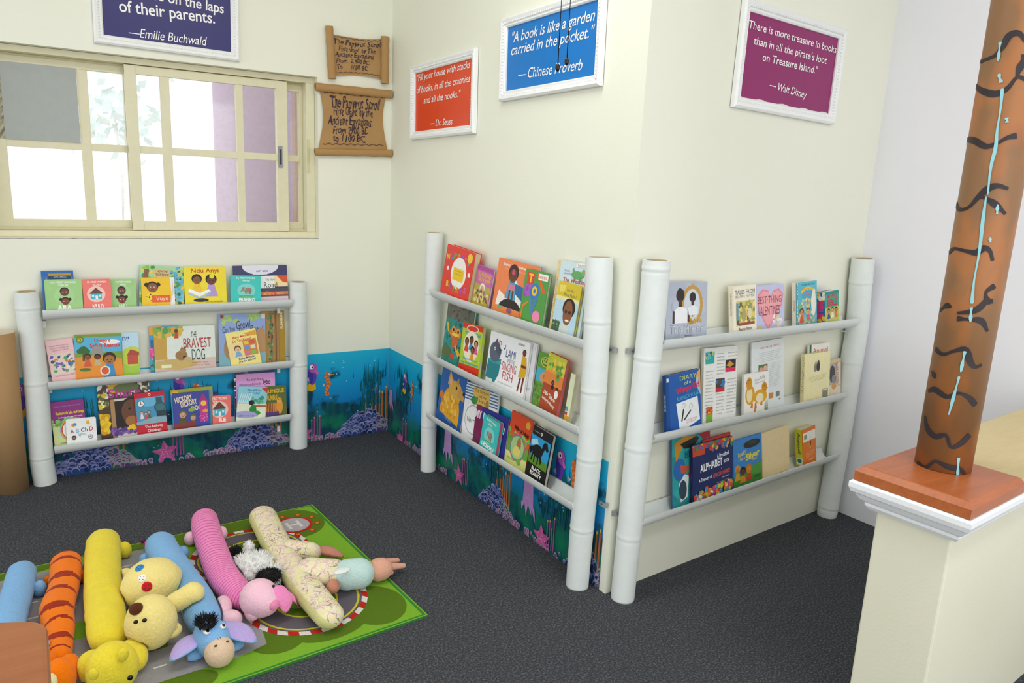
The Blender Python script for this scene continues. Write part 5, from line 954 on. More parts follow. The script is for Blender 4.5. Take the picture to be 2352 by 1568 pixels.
book('C', 1, L3, [(1590, 328), (1765, 322), (1790, 690), (1616, 702)], .016, .004, '#58b8cc', [T('A Golden Bible Chest', .24, .04, .88, .08, '#2a3a5a', it=.2), E(.55, .22, .32, .1, '#e8d04a'), E(.55, .3, .3, .12, '#4aa8c8'), T('POP-UP BOOK', .28, .14, .8, .19, '#d8822a', b=.03), T('Happy', .42, .21, .64, .26, '#d8323a', b=.02), T('Rhymes', .38, .28, .68, .33, '#d8323a', b=.02), S(105, 60, .05, .4, .95, .98, .07, ['#7ab87a', '#e8d8a0', '#a8c8a0', '#d8c08a', '#8ab0c0']), E(.82, .5, .12, .3, '#eae6d6'), C(.84, .24, .07, '#e8e2d0'), kid(.24, .68, .09, '#c89068', '#6a3a24', '#d8502a', 3.2), kid(.56, .68, .08, '#d8a880', '#7a4a2a', '#d85a6a', 3.2), R(0, 0, .05, 1, '#e8e0d0'), S(106, 40, 0, 0, .05, 1, .02, ['#c84a6a', '#7a5ab0'])], 'turquoise pop-up book with robed figures on the top rail of the right shelf', spine='#efe6d6', spine_cmds=[T('POP-UP BOOK', -.6, .5, 1.6, .54, '#c8462a', 90)])
book('C', 1, L3, [(1836, 410), (1952, 402), (1980, 655), (1862, 672)], .030, .004, '#37a08a', [R(0, 0, 1, .1, '#2a8a8a'), T('MY FIRST', .2, .1, .88, .22, '#c8283a', b=.02), T('BIBLE', .16, .26, .86, .48, '#c8283a', b=.04), R(0, .52, 1, 1, '#b8c060'), kid(.25, .64, .1, '#c89068', '#4a2a1a', '#3a4a8a', 3), kid(.52, .62, .1, '#d8a078', '#5a3a2a', '#e8ddc8', 3), kid(.78, .64, .1, '#b87a4a', '#1c1412', '#d8722a', 3)], 'small chunky green bible board book with blue spine at the right end', spine='#1f62b0', spine_cmds=[T('BIBLE', -.45, .45, 1.3, .66, '#d83a7a', 90, b=.05), S(107, 12, .1, .05, .9, .25, .25, ['#f0c83a', '#f0ead8']), S(108, 10, .1, .82, .9, .98, .25, ['#f0c83a', '#d85a3a'])], kind='board_book')
# ---- right wall shelf, middle row
book('C', 2, L3b, [(680, -325), (945, -320), (948, 150), (735, 215)], .010, 0, '#f0f1ec', [*[T('contents list line of words', .06+.32*c, .08+.047*r, .26+.32*c+.02*(r % 3), .098+.047*r, '#7a7c7e') for c in range(3) for r in range(19) if not ((c == 0 and r < 5) or (c == 2 and 3 <= r < 8) or (c == 1 and 7 <= r < 12))], *[T(str(20+r*7), .94, .08+.047*r, .98, .098+.047*r, '#7a7c7e') for r in range(18) if not 2 < r < 8], R(.04, .06, .3, .17, '#3aa0a8'), S(109, 14, .05, .07, .29, .15, .04, ['#2a6a9a', '#58c0c8', '#c8d85a']), R(.04, .17, .3, .22, '#2ab0a0'), R(.64, .19, .95, .3, '#24242c'), P([(.66, .27), (.76, .2), (.9, .26), (.78, .29)], '#e0962a'), R(.64, .3, .95, .36, '#d8285a'), R(.36, .44, .62, .57, '#4a3a34'), S(110, 10, .38, .46, .6, .55, .05, ['#3a7ac0', '#5a4a3a']), R(.36, .57, .62, .63, '#c8283a'), R(.1, .82, .28, .93, '#e0622a'), S(111, 8, .12, .83, .27, .91, .03, ['#e8b03a', '#c83a2a']), R(.1, .93, .28, 1, '#7ab82a')], 'tall white magazine page of contents columns and small pictures', spine='#d8d4c8')
book('C', 2, L3, [(470, 1125), (752, 1085), (812, 1535), (505, 1575)], .012, .011, '#1f5cab', [P([(.98, .0), (1, .0), (1, .5), (.90, .34), (.86, .16), (.9, .06)], '#d8a868'), P([(.86, .16), (.9, .34), (1, .5), (1, .42), (.95, .26), (.93, .14)], '#a8c8dc'), R(.0, 0, .09, 1, '#1a4c94'), R(.02, .05, .08, .12, '#d8e2f0'), T('DIARY', .4, .06, .88, .14, '#c8d84a'), T('of a', .52, .17, .72, .23, '#c8d84a', -4, b=.02), T('Wimpy Kid', .28, .25, .96, .39, '#d82a3a', -5, b=.03), T('RODRICK RULES', .3, .42, .93, .49, '#58c0d8', -4), P([(.27, .55), (.9, .5), (.96, .95), (.36, .99)], '#eef2f4'), T('INTERNATIONAL', .56, .885, .88, .915, '#c8283a', -3), T('BESTSELLER', .56, .925, .84, .955, '#c8283a', -3), C(.48, .62, .05, '#3a3f48'), C(.48, .62, .044, '#eef2f4'), C(.7, .66, .05, '#3a3f48'), C(.7, .66, .044, '#eef2f4'), P([(.46, .68), (.5, .68), (.44, .9), (.40, .9)], '#23262c'), P([(.68, .72), (.71, .74), (.5, .9), (.47, .88)], '#3a3f48')], 'blue diary paperback with a curled torn corner at the left end of the middle rail', spine='#1a4c94', pages='#dca76a', spine_cmds=[T('DIARY OF A WIMPY KID', -1.4, .48, 2.4, .53, '#e8eef4', 90)])
book('C', 2, L3, [(1213, 843), (1490, 812), (1500, 1350), (1232, 1392)], .006, 0, '#e4e9e9', [T('FIRST ARTS & CRAFTS', .26, .085, .84, .115, '#c8503a', -2), *[T('lines of blurb text about making things at home', .2+.012*(r % 3), .17+.028*r, .9-.03*(r % 4), .183+.028*r, '#9aa2a4', -2) for r in range(6)], *[T('text beside the photo', .52, .35+.028*r, .9-.03*(r % 3), .363+.028*r, '#9aa2a4', -2) for r in range(14)], R(.19, .36, .47, .50, '#5a7a4a'), C(.27, .45, .06, '#d8a08a'), C(.4, .43, .06, '#e0b098'), R(.2, .47, .32, .5, '#d85a5a'), R(.34, .46, .46, .5, '#3a7ac0'), R(.52, .83, .66, .92, '#c88a4a'), R(.74, .83, .86, .91, '#7a8484'), R(.84, .94, .89, .97, '#b08a5a')], 'grey-white craft book back cover with small text, behind the duckling book')
book('C', 2, L3, [(1148, 1115), (1360, 1095), (1365, 1395), (1160, 1420)], .009, .008, '#f3f2ec', [T('Feel the', .42, .17, .6, .23, '#8a8a8a', -4), T('fluffy', .62, .1, .86, .22, '#8a8a8a', -4, it=.2), T('yellow duckling', .42, .25, .84, .31, '#a8a8a0', -4), E(.24, .6, .19, .27, '#e0a21c'), E(.22, .6, .12, .2, '#f0e2b0'), E(.2, .28, .12, .18, '#d8981a'), P([(.06, .25), (.12, .2), (.14, .28)], '#b8702a'), C(.2, .2, .09, '#d09018'), E(.66, .68, .28, .2, '#e4a81e'), E(.64, .72, .15, .14, '#f2e8c0'), E(.82, .48, .1, .18, '#e0a21c'), C(.82, .42, .11, '#cc8c1a'), P([(.9, .42), (.98, .48), (.92, .5)], '#b8702a'), C(.83, .4, .018, '#111'), C(.19, .18, .016, '#111'), P([(.3, .84), (.36, .84), (.36, .96), (.26, .98)], '#d87a1c'), P([(.44, .84), (.5, .84), (.52, .98), (.4, .99)], '#d87a1c'), P([(.68, .84), (.73, .84), (.76, .94), (.66, .94)], '#d87a1c'), *[P([(.84+.03*i, 1), (.86+.03*i, .8-.02*(i % 3)), (.87+.03*i, 1)], '#6a8a5a') for i in range(5)]], 'small white book with two yellow ducklings on the middle rail', kind='board_book', round_=.005)
book('C', 2, L3, [(1700, 860), (1880, 853), (1888, 1278), (1722, 1292)], .008, 0, '#f0ece4', [R(0, 0, .09, 1, '#2a6a4a'), T('Animal', .16, .08, .9, .17, '#c8503a')], 'white book with dark green left edge standing behind the plain cream book')
book('C', 2, L3, [(1880, 1000), (1975, 985), (1990, 1240), (1890, 1262)], .007, 0, '#e8dcc4', [R(0, 0, 1, .12, '#d8c49a'), R(0, .1, .7, .8, '#b8b4ae'), E(.25, .45, .25, .28, '#4a4a4c'), E(.4, .62, .2, .14, '#8a8a88'), E(.4, .86, .2, .1, '#d8a05a'), T('BABY ANIMALS', .12, .42, 1.28, .58, '#b0482c', 84)], 'small animal book with sideways red title at the right end of the middle rail')
book('C', 2, L3, [(1670, 942), (1885, 926), (1892, 1275), (1672, 1298)], .014, .009, '#f1e8b4', [E(.46, .32, .1, .12, '#d8cfae'), E(.42, .35, .07, .1, '#8a8478'), E(.53, .33, .07, .12, '#3a3436'), C(.43, .25, .04, '#a89a88'), C(.53, .22, .04, '#4a3a34'), *[T('a few lines of faded blurb', .16+.02*r, .54+.035*r, .86-.03*r, .557+.035*r, '#a8a07a', -3) for r in range(4)], R(.72, .9, .94, .985, '#8a8878'), R(.74, .91, .92, .94, '#e8e0b8')], 'cream book back with a small couple picture and barcode on the middle rail', spine='#e6dca6', spine_cmds=[S(112, 60, .3, .05, .9, .98, .1, ['#c8a83a', '#d8c88a', '#8a8a5a'])], pages='#d8c77a')
# ---- right wall shelf, bottom row
book('C', 3, L3b, [(458, 325), (745, 272), (765, 745), (512, 830)], .007, 0, '#2fa0a0', [S(113, 30, 0, 0, 1, 1, .1, ['#2a9898', '#38aaa8', '#2c8a92']), P([(.05, .1), (.3, .02), (.6, .06), (.62, .16), (.3, .14), (.14, .3), (.1, .45)], '#c88a2a'), P([(.2, .12), (.62, .06), (.7, .1), (.56, .2), (.3, .2)], '#28282a'), E(.18, .48, .16, .16, '#2f6ab0'), P([(.2, .42), (.44, .46), (.4, .54), (.22, .54)], '#c85a3a'), T('BEAKS!', .32, .24, .84, .34, '#184a6a'), P([(.2, .95), (.16, .68), (.3, .56), (.42, .6), (.38, .9)], '#e8eef0'), E(.26, .78, .1, .14, '#3a4a5a'), P([(.4, .56), (.6, .5), (.62, .62), (.44, .68)], '#b83038'), P([(.7, .05), (1, .0), (1, .12), (.82, .14)], '#b02a38')], 'teal bird book with a toucan beak at the left end of the bottom rail', spine='#2a5a9a')
book('C', 3, L3b, [(690, 345), (882, 302), (930, 690), (720, 740)], .005, .0005, '#b8322c', [R(0, 0, 1, .2, '#c23a30'), R(.9, .1, 1, 1, '#d8d4cc')], 'red book barely showing behind the navy alphabet book', extra=.0085)
book('C', 3, L3b, [(608, 375), (893, 340), (937, 690), (648, 785)], .008, .014, '#1f2d62', [R(0, 0, 1, .1, '#8a4a34'), S(114, 70, 0, .0, 1, .15, .04, ['#c8702a', '#4a8a5a', '#d83a2a', '#3a6aa0', '#e0a83a', '#b04a78']), R(0, .1, .3, .24, '#c84a28'), R(0, .2, 1, .76, '#1f2d62'), T('A Pre-school', .6, .25, .9, .33, '#eef0f4', -4, b=.02), T('ALPHABET', .18, .36, .74, .5, '#f2f4f6', -4, b=.03), T('BOOK', .77, .39, .91, .45, '#f2f4f6', -4, b=.03), T('&', .7, .52, .74, .56, '#d8503a', b=.02), T('A Treasury of', .15, .62, .47, .7, '#eef0f4', -4, b=.02), T('AFRICAN NAMES!', .5, .59, .93, .67, '#d8503a', -4, b=.03), T('Nana Taylor', .74, .69, .92, .73, '#dfe2ea', -4), T('Illustrated by a friend', .6, .77, .9, .80, '#aab2c8', -4), S(115, 90, 0, .82, 1, 1, .045, ['#e08a2a', '#c8c83a', '#d8502a', '#3a9ac8', '#5aa84a', '#f0e0c0', '#b04a8a', '#e8c04a'])], 'navy preschool alphabet book with colourful picture bands on the bottom rail', spine='#16204a')
book('C', 3, L3b, [(905, 348), (1113, 308), (1143, 620), (942, 660)], .006, .009, '#3a86cc', [E(.65, .17, .3, .09, '#2a2c2a'), E(.66, .15, .16, .05, '#3a3c38'), T('Look!', .16, .28, .42, .38, '#e8d83a', -6, b=.02), T('I See a', .18, .41, .4, .48, '#e8d83a', -6, b=.02), T('Silver', .42, .35, .92, .50, '#e8d83a', -6, b=.04), T('Thing', .62, .5, .82, .57, '#e8d83a', -6, b=.02), P([(0, .82), (.4, .72), (.8, .68), (1, .6), (1, 1), (0, 1)], '#3f8a34'), E(.85, .76, .3, .12, '#4f9a3c'), kid(.14, .66, .08, '#c8862a', '#d8962a', '#c8a02a', 3), kid(.32, .74, .09, '#5a3a24', HR, '#d88a2a', 2.6), kid(.53, .72, .09, '#d8862a', '#c87a24', '#c8402a', 2.8), T('VERSO', .7, .9, .94, .96, '#1f4a1f', b=.02)], 'blue and green picture book of children watching a dark flying saucer')
book('C', 3, L3b, [(1113, 290), (1300, 255), (1348, 545), (1144, 604)], .006, 0, '#eed9a8', [R(.0, .0, .02, 1, '#e0c890'), S(116, 20, .05, .05, .95, .95, .02, ['#ecd7a5', '#f0dcae'])], 'plain blank beige book cover on the bottom rail', lift=.001)
book('C', 3, L3b, [(1405, 275), (1495, 253), (1540, 490), (1441, 514)], .028, 0, '#e87a1e', [R(.05, .1, .98, .36, '#f3f0e6'), R(.12, .17, .34, .29, '#9a9a8a'), E(.56, .47, .1, .14, '#d8a03a'), E(.58, .44, .06, .08, '#7a3a1a'), *[T('small lines of text', .22, .66+.04*r, .9-.05*r, .685+.04*r, '#f4d8a8', -5) for r in range(4)], T('Penguin', .44, .87, .76, .94, '#f6efe0', -5)], 'thick orange and yellow book standing alone at the right end of the bottom rail', spine='#d6cf2c', spine_cmds=[T('Asanpoli', -.9, .34, 1.8, .45, '#3a5a3a', 90, b=.02), R(.1, .8, .9, .98, '#f0efe4'), C(.5, .88, .3, '#2f7a6a')])
# ================================================================== PLUSH TOYS ON THE RUG
ZR = RT_+.003
def ZM(x, y): return (380+.273*x, 1140+.273*y)
def ZL(x, y): return (.2729*x, 1140+.2729*y)
BLUE, LILAC, ORG, STRIPE = m('#7fb0de', .9, 'plush'), m('#b9a6de', .9, 'plush'), m('#f07808', .9, 'plush'), m('#9a2a10', .9, 'plush')
YEL, CRM, CRMD = m('#e8d43c', .9, 'plush'), m('#ecd98a', .9, 'plush'), m('#dcbf66', .9, 'plush')
PINK, PINKD, PALE = m('#ee8cc0', .9, 'plush'), m('#d4569c', .9, 'plush'), m('#f0c0d0', .9, 'plush')
BLKP, WHP, BRN = m('#1c1a1e', .95, 'plush'), m('#efefec', .95, 'plush'), m('#5a2c18', .6, 'plush')
EYEB, EYEW = m('#101012', .15), m('#f6f6f4', .25)
def fpx(x, y, z): return fl(x, y, z)
def wrinkle(seed, a=.02, N=1):
    return lambda i, j: 1 + a*noise.noise(V((i*.22, cos(j*.26)*1.4, seed+sin(j*.26)*1.4))) + a*.6*sin(i*1.1+seed)*noise.noise(V((i*.05, seed, j*.08)))
def bolster(path_px, hw_px, mat, seed, N=90, n=36, flat=.88, w=.03, round0=1.0, round1=1.0, mb=None, squash=None):
    """a stuffed roll lying on the rug; path_px = centre line in the photo, hw_px = its half widths"""
    pts, rad = [], []
    for (x, y), h in zip(path_px, hw_px):
        p = fl(x, y, .045); r = px2m(p, h); p = fl(x, y, ZR+r*flat); r = px2m(p, h); p.z = ZR+r*flat; pts.append(p); rad.append(r)
    c = catmull(pts, N); L = [0]
    for a, b in zip(c, c[1:]): L.append(L[-1]+(b-a).length)
    R_ = []
    for i in range(N):
        r = lerp_list(rad, i/(N-1)); k = 1
        if L[i] < r*round0: k = min(k, sqrt(max(.0004, 1-(1-L[i]/(r*round0))**2)))
        if L[-1]-L[i] < r*round1: k = min(k, sqrt(max(.0004, 1-(1-(L[-1]-L[i])/(r*round1))**2)))
        R_.append(r*k)
    mb = mb or MB(); rings = sweep(c, R_, n, flat=flat, wob=wrinkle(seed, w))
    for rg in rings:
        for p in rg: p.z = max(p.z, ZR)
    mb.loft(rings, mat)
    return mb, c, R_, rings
def blob(mb, px, py, z, rx, ry, rz, mat, ang=0, n=22, tilt=0, f=None):
    """soft lump: centre by sight line at height z; rx, ry in photo pixels across and along the angle on the rug; rz in metres"""
    p = fl(px, py, z); d = Matrix.Rotation(radians(ang), 3, 'Z') @ Matrix.Rotation(radians(tilt), 3, 'Y')
    mb.col = getattr(mb, 'col', [])+[('ell', d, p, (px2m(p, rx), px2m(p, ry), rz))]
    mb.ell(p, (px2m(p, rx), px2m(p, ry), rz), mat, d, n, f); return p
SOFT = []                                                        # earlier toys' rolls and lumps: later toys give way where they press on them
def settle(mb, owner):
    for i, p in enumerate(mb.v):
        q = V(p)
        for it in SOFT*5:
            if it[0] == owner: continue
            if it[1] == 'roll':
                cl, rr, fl_ = it[2], it[3], it[4]
                if abs(q.x-it[5].x) > it[6] or abs(q.y-it[5].y) > it[6]: continue
                best = None
                for c_, r_ in zip(cl, rr):
                    dx, dy, dz = q.x-c_.x, q.y-c_.y, (q.z-c_.z)/fl_
                    d = sqrt(dx*dx+dy*dy+dz*dz)
                    if best is None or d-r_ < best[0]: best = (d-r_, c_, r_, d)
                g, c_, r_, d = best; r_ = r_*1.07+.002
                if d < r_: k = r_/max(d, 1e-5); q = V((c_.x+(q.x-c_.x)*k, c_.y+(q.y-c_.y)*k, c_.z+(q.z-c_.z)*k))
            else:
                M_, c_, r = it[2], it[3], it[4]; l = M_.transposed() @ (q-c_); e_ = V((l.x/r[0], l.y/r[1], l.z/r[2])); d = e_.length
                if d < 1.07: e_ *= 1.08/max(d, 1e-4); q = c_+M_ @ V((e_.x*r[0], e_.y*r[1], e_.z*r[2]))
        q.z = max(q.z, ZR); mb.v[i] = q
def roll_soft(owner, c, R_, flat=.88):
    c2, r2 = c[::2], R_[::2]; mid = c[len(c)//2]
    SOFT.append((owner, 'roll', c2, r2, flat, mid, max((p-mid).length for p in c)+.12))
def lump_soft(owner, c, r, M=None): SOFT.append((owner, 'ell', M or Matrix.Identity(3), V(c), r))
def part(parent, name, label=None):
    class K:
        def __enter__(s): s.mb = MB(); return s.mb
        def __exit__(s, *a):
            settle(s.mb, parent.name); o = s.mb.build(name, parent)
            for k in getattr(s.mb, 'col', []):
                if k[0] == 'ell': SOFT.append((parent.name,)+k)
                else: roll_soft(parent.name, k[1], k[2], 1.0)
            if label: o['label'] = label
            s.o = o
    return K()
def limb(mb, a, b, r0, r1, mat, n=18, bend=V((0, 0, 0)), seed=0):
    a, b = V(a), V(b); c = catmull([a, (a+b)/2+bend, b], 24); R_ = []
    for i in range(24):
        t = i/23; r = r0+(r1-r0)*t
        e = min(t, 1-t)*(b-a).length
        R_.append(max(.0012, r*sqrt(max(.02, 1-(1-min(1, e/r))**2))))
    rg = sweep(c, R_, n, wob=wrinkle(seed, .02)); mb.col = getattr(mb, 'col', [])+[('roll', c, R_)]
    for q in rg:
        for p in q: p.z = max(p.z, ZR)
    mb.loft(rg, mat)
def ear_leaf(mb, a, b, wd, th, m_out, m_in, tw=0.0, droop=0.0):
    """a flat stuffed ear from root a to tip b"""
    a, b = V(a), V(b); d = (b-a).normalized(); s = d.cross(Z).normalized()*cos(tw)+Z*sin(tw); nn = s.cross(d).normalized()
    rings = []; K = 16
    for i in range(K+1):
        t = i/K; w = wd*sin(pi*min(.97, .12+.88*t*.98))**.75 if t < 1 else .001; w = max(w, .0012); c = a+(b-a)*t - Z*droop*t*t + nn*(.006*sin(t*pi))
        rings.append([c+s*cos(g)*w+nn*sin(g)*th*max(.25, w/wd) for g in [2*pi*j/18 for j in range(18)]])
    mb.loft(rings, lambda i, j: m_in if 1 <= j <= 7 and 0 < i < K-1 else m_out)
GP = 'long plush toys lying on the rug'

# 2 ---- orange striped roll
def tiger(i, j):
    s = i/109*8.4; k = s % 1; a = cos((j+.5)*2*pi/40-pi/2)          # 1 on top
    wdt = (.09 if int(s) % 2 else .17)*(max(0, a+.35)/1.35)**.8
    off = .5-.12*a*(1 if int(s) % 2 else -.4)
    return STRIPE if abs(k-off) < wdt and 4 < i < 104 else ORG
b, c, R_, rg = bolster([(152, 1280), (151, 1304), (146, 1350), (131, 1400), (137, 1445), (135, 1492), (137, 1525)], [29, 33, 32, 36, 31, 28, 26], tiger, 2, N=110, n=40, w=.035)
t = thing('plush_toy', (c[55].x, c[55].y, 0), 'orange long plush roll with dark red stripes', 'plush toy', GP); settle(b, t.name); b.build('body', t); roll_soft(t.name, c, R_)
with part(t, 'paw') as q: blob(q, 187, 1324, .023, 10, 14, .020, ORG)
with part(t, 'paw') as q: blob(q, 112, 1336, .022, 11, 12, .019, ORG)
with part(t, 'head') as q: blob(q, 138, 1560, .055, 33, 33, .05, ORG)
with part(t, 'arm') as q: limb(q, fl(148, 1510, .05), fl(162, 1564, .03), .021, .022, ORG, bend=V((.006, .006, 0)))
with part(t, 'arm') as q: limb(q, fl(130, 1512, .05), fl(92, 1552, .03), .026, .028, ORG, bend=V((-.012, .02, 0)))
with part(t, 'muzzle', 'pale cream muzzle') as q: blob(q, 112, 1568, .075, 18, 16, .022, m('#efe2b0', .9, 'plush'))
with part(t, 'ear') as q: blob(q, 140, 1525, .08, 9, 7, .012, ORG)

# 1 ---- blue roll at the left edge
b, c, R_, rg = bolster([(52, 1302), (47, 1330), (36, 1375), (24, 1420), (20, 1465), (28, 1500)], [28, 31, 33, 34, 33, 30], BLUE, 1)
t = thing('plush_toy', c[40]*1, 'blue long plush roll at the left edge, behind the table corner', 'plush toy', GP); t.location.z = 0; ROOTM[t.name] = Matrix.Translation(-t.location)
settle(b, t.name); b.build('body', t); roll_soft(t.name, c, R_)
with part(t, 'paw') as q: blob(q, 91, 1351, .028, 15, 16, .022, BLUE)
with part(t, 'head') as q: blob(q, 36, 1518, .050, 30, 36, .042, BLUE)
with part(t, 'ear', 'lilac lined ear') as q: ear_leaf(q, fl(85, 1497, .05), fl(124, 1484, .03), .02, .007, BLUE, LILAC)

# 3 ---- bright yellow roll with a round head
b, c, R_, rg = bolster([(238, 1232), (237, 1262), (236, 1331), (240, 1390), (246, 1440), (252, 1488)], [34, 37, 39, 41, 43, 38], YEL, 3, w=.045)
t = thing('plush_toy', (c[45].x, c[45].y, 0), 'bright yellow long plush roll with round head and small ears', 'plush toy', GP); settle(b, t.name); b.build('body', t); roll_soft(t.name, c, R_)
with part(t, 'foot') as q: blob(q, 286, 1263, .03, 15, 16, .026, YEL)
with part(t, 'foot') as q: blob(q, 196, 1306, .026, 11, 14, .022, YEL)
with part(t, 'head') as q: blob(q, 258, 1534, .060, 56, 52, .060, YEL)
with part(t, 'arm') as q: limb(q, fl(280, 1482, .05), fl(306, 1536, .03), .026, .027, YEL, bend=V((.016, .004, 0)), seed=4)
with part(t, 'arm') as q: limb(q, fl(236, 1500, .05), fl(216, 1556, .034), .026, .028, YEL, bend=V((-.018, .010, 0)), seed=5)
with part(t, 'ear') as q: blob(q, 283, 1503, .112, 13, 8, .016, YEL, 20)
with part(t, 'ear') as q: blob(q, 215, 1548, .095, 11, 8, .014, YEL, -20)
with part(t, 'eye') as q:
    p = fl(299, 1556, .095); q.ell(p, (.006, .004, .006), EYEB, n=10)

# 4 ---- blue donkey roll
b, c, R_, rg = bolster([(366, 1238), (374, 1264), (405, 1312), (444, 1366), (464, 1410), (476, 1445)], [31, 35, 36, 37, 39, 34], BLUE, 6, w=.025)
t = thing('plush_toy', (c[45].x, c[45].y, 0), 'blue long plush donkey with black mane and lilac ears', 'plush toy', GP); settle(b, t.name); b.build('body', t); roll_soft(t.name, c, R_)
def pear(v): return V((v.x*(1-.28*max(0, -v.y)+.05), v.y*1.1, v.z*(1-.1*max(0, -v.y))))
hp_ = fl(486, 1464, .052); mzl = fl(504, 1496, .040); dd = (mzl-hp_); ha = atan2(dd.y, dd.x)+pi/2
HM_ = Matrix.Rotation(ha, 3, 'Z')
with part(t, 'head') as q: q.ell(hp_, (.040, .056, .044), BLUE, HM_, 24)
with part(t, 'muzzle', 'beige muzzle with stitched nostrils') as q:
    q.ell(mzl, (.034, .036, .036), m('#dcc0a2', .9, 'plush'), HM_, 24)
    for sx in (-.016, .016): q.ell(mzl+HM_ @ V((sx*.85, -.016, .0295)), (.004, .003, .002), m('#4a3a34', .7), HM_, 10)
    for i in (-.003, .003): q.ell(mzl+HM_ @ V((i, .0, .0357)), (.0008, .006, .001), m('#5a4a40', .7), HM_, 8)
with part(t, 'mane', 'black tufted mane') as q:
    rn = random.Random(7); cc = fl(473, 1435, .090)
    q.ell(cc-Z*.010, (.017, .026, .012), BLKP, HM_, 14)
    for i in range(520):
        a = rn.uniform(0, 2*pi); r = rn.uniform(0, 1)**.5; p0 = cc+HM_ @ V((cos(a)*r*.017, sin(a)*r*.025, 0)); d = (V((cos(a)*.6, sin(a)*.6, rn.uniform(.5, 1.2)))).normalized()*rn.uniform(.012, .026)
        s = V((rn.uniform(-1, 1), rn.uniform(-1, 1), 0)).normalized()*.0016
        q.add([p0-s, p0+s, p0+d*.6+s*.8+V((0, 0, .002)), p0+d], [(0, 1, 2), (0, 2, 3)], BLKP)
for sx, nm in ((-.021, 'eye'), (.021, 'eye')):
    with part(t, nm) as q:
        p = hp_+HM_ @ V((sx*.9, -.022, .0355)); q.ell(p, (.0075, .0115, .005), EYEW, HM_, 14); q.ell(p+HM_ @ V((.001, -.004, .0028)), (.0042, .006, .003), EYEB, HM_, 12)
        q.ell(p+HM_ @ V((0, .0065, .002)), (.0105, .006, .0055), BLUE, HM_, 12)
with part(t, 'ear', 'lilac lined ear') as q: ear_leaf(q, fl(463, 1458, .055), fl(390, 1518, .034), .028, .008, BLUE, LILAC)
with part(t, 'ear', 'lilac lined ear') as q: ear_leaf(q, fl(508, 1436, .06), fl(589, 1474, .034), .031, .008, BLUE, LILAC)
with part(t, 'arm') as q: blob(q, 455, 1500, .018, 27, 15, .016, BLUE, 20)
with part(t, 'arm') as q: blob(q, 542, 1482, .016, 20, 14, .014, BLUE, 20)
with part(t, 'foot') as q: blob(q, 334, 1287, .026, 15, 16, .022, BLUE)
with part(t, 'foot') as q: blob(q, 420, 1270, .026, 13, 16, .022, BLUE)
with part(t, 'tail', 'black and pink tail tuft') as q:
    rn = random.Random(3); p0 = fl(338, 1252, .03)
    q.tube([p0, fl(333, 1247, .03)], .006, m('#d02a80', .8, 'plush'), 10)
    for i in range(70):
        d = V((rn.uniform(-1, .1), rn.uniform(-.3, 1), rn.uniform(-.2, .8))).normalized()*rn.uniform(.012, .022); s = V((rn.uniform(-1, 1), rn.uniform(-1, 1), 0)).normalized()*.0012; a = fl(333, 1247, .03)
        q.add([a-s, a+s, a+d], [(0, 1, 2)], BLKP if rn.random() < .7 else m('#d02a80', .8, 'plush'))

lump_soft(t.name, hp_, (.040, .056, .044), HM_); lump_soft(t.name, mzl, (.034, .036, .036), HM_)
# 5 ---- pale yellow bear lying between the yellow roll and the donkey
bc = fl(350, 1342, .075)
def belly(v): return V((v.x*(1+.05*noise.noise(v*2)), v.y*(1+.05*noise.noise(v*2+V((3, 0, 0)))), v.z*(1 if v.z > 0 else .9)))
t = thing('plush_bear', (bc.x, bc.y, 0), 'pale yellow plush bear with red, white and blue buttons', 'plush toy')
with part(t, 'body') as q: q.ell(bc, (px2m(bc, 66), px2m(bc, 62), .068), CRM, Matrix.Rotation(.2, 3, 'Z'), 56, belly)
hc = fl(347, 1428, .085)
with part(t, 'head') as q: q.ell(hc, (px2m(hc, 56), px2m(hc, 54), .066), CRM, Matrix.Rotation(.3, 3, 'Z'), 48)
sn = fl(327, 1404, .118)
with part(t, 'snout') as q: q.ell(sn, (px2m(sn, 33), px2m(sn, 25), .026), CRM, Matrix.Rotation(.15, 3, 'Z'), 22)
nz = fl(313, 1398, .138)
with part(t, 'nose', 'brown nose') as q: q.ell(nz, (px2m(nz, 16), px2m(nz, 15), .014), BRN, None, 18)
for x, y in ((312, 1428), (332, 1424)):
    with part(t, 'eye') as q:
        p = fl(x, y, .126); q.ell(p, (.0055, .004, .005), EYEB, n=12)
for x, y, rx, a in ((397, 1447, 22, .6), (297, 1432, 12, 2.4)):
    with part(t, 'ear') as q:
        p = fl(x, y, .055); q.ell(p, (px2m(p, rx), px2m(p, rx*.85), .014), CRM, Matrix.Rotation(a, 3, 'Z') @ Matrix.Rotation(.5, 3, 'X'), 18)
        q.ell(p+V((0, -.004, .008)), (px2m(p, rx*.62), px2m(p, rx*.5), .008), CRMD, Matrix.Rotation(a, 3, 'Z') @ Matrix.Rotation(.5, 3, 'X'), 14)
with part(t, 'arm') as q: limb(q, fl(378, 1396, .075), fl(468, 1350, .108), .022, .031, CRM, seed=9)
with part(t, 'arm') as q: limb(q, fl(296, 1330, .05), fl(284, 1312, .055), .02, .018, CRM, seed=10)
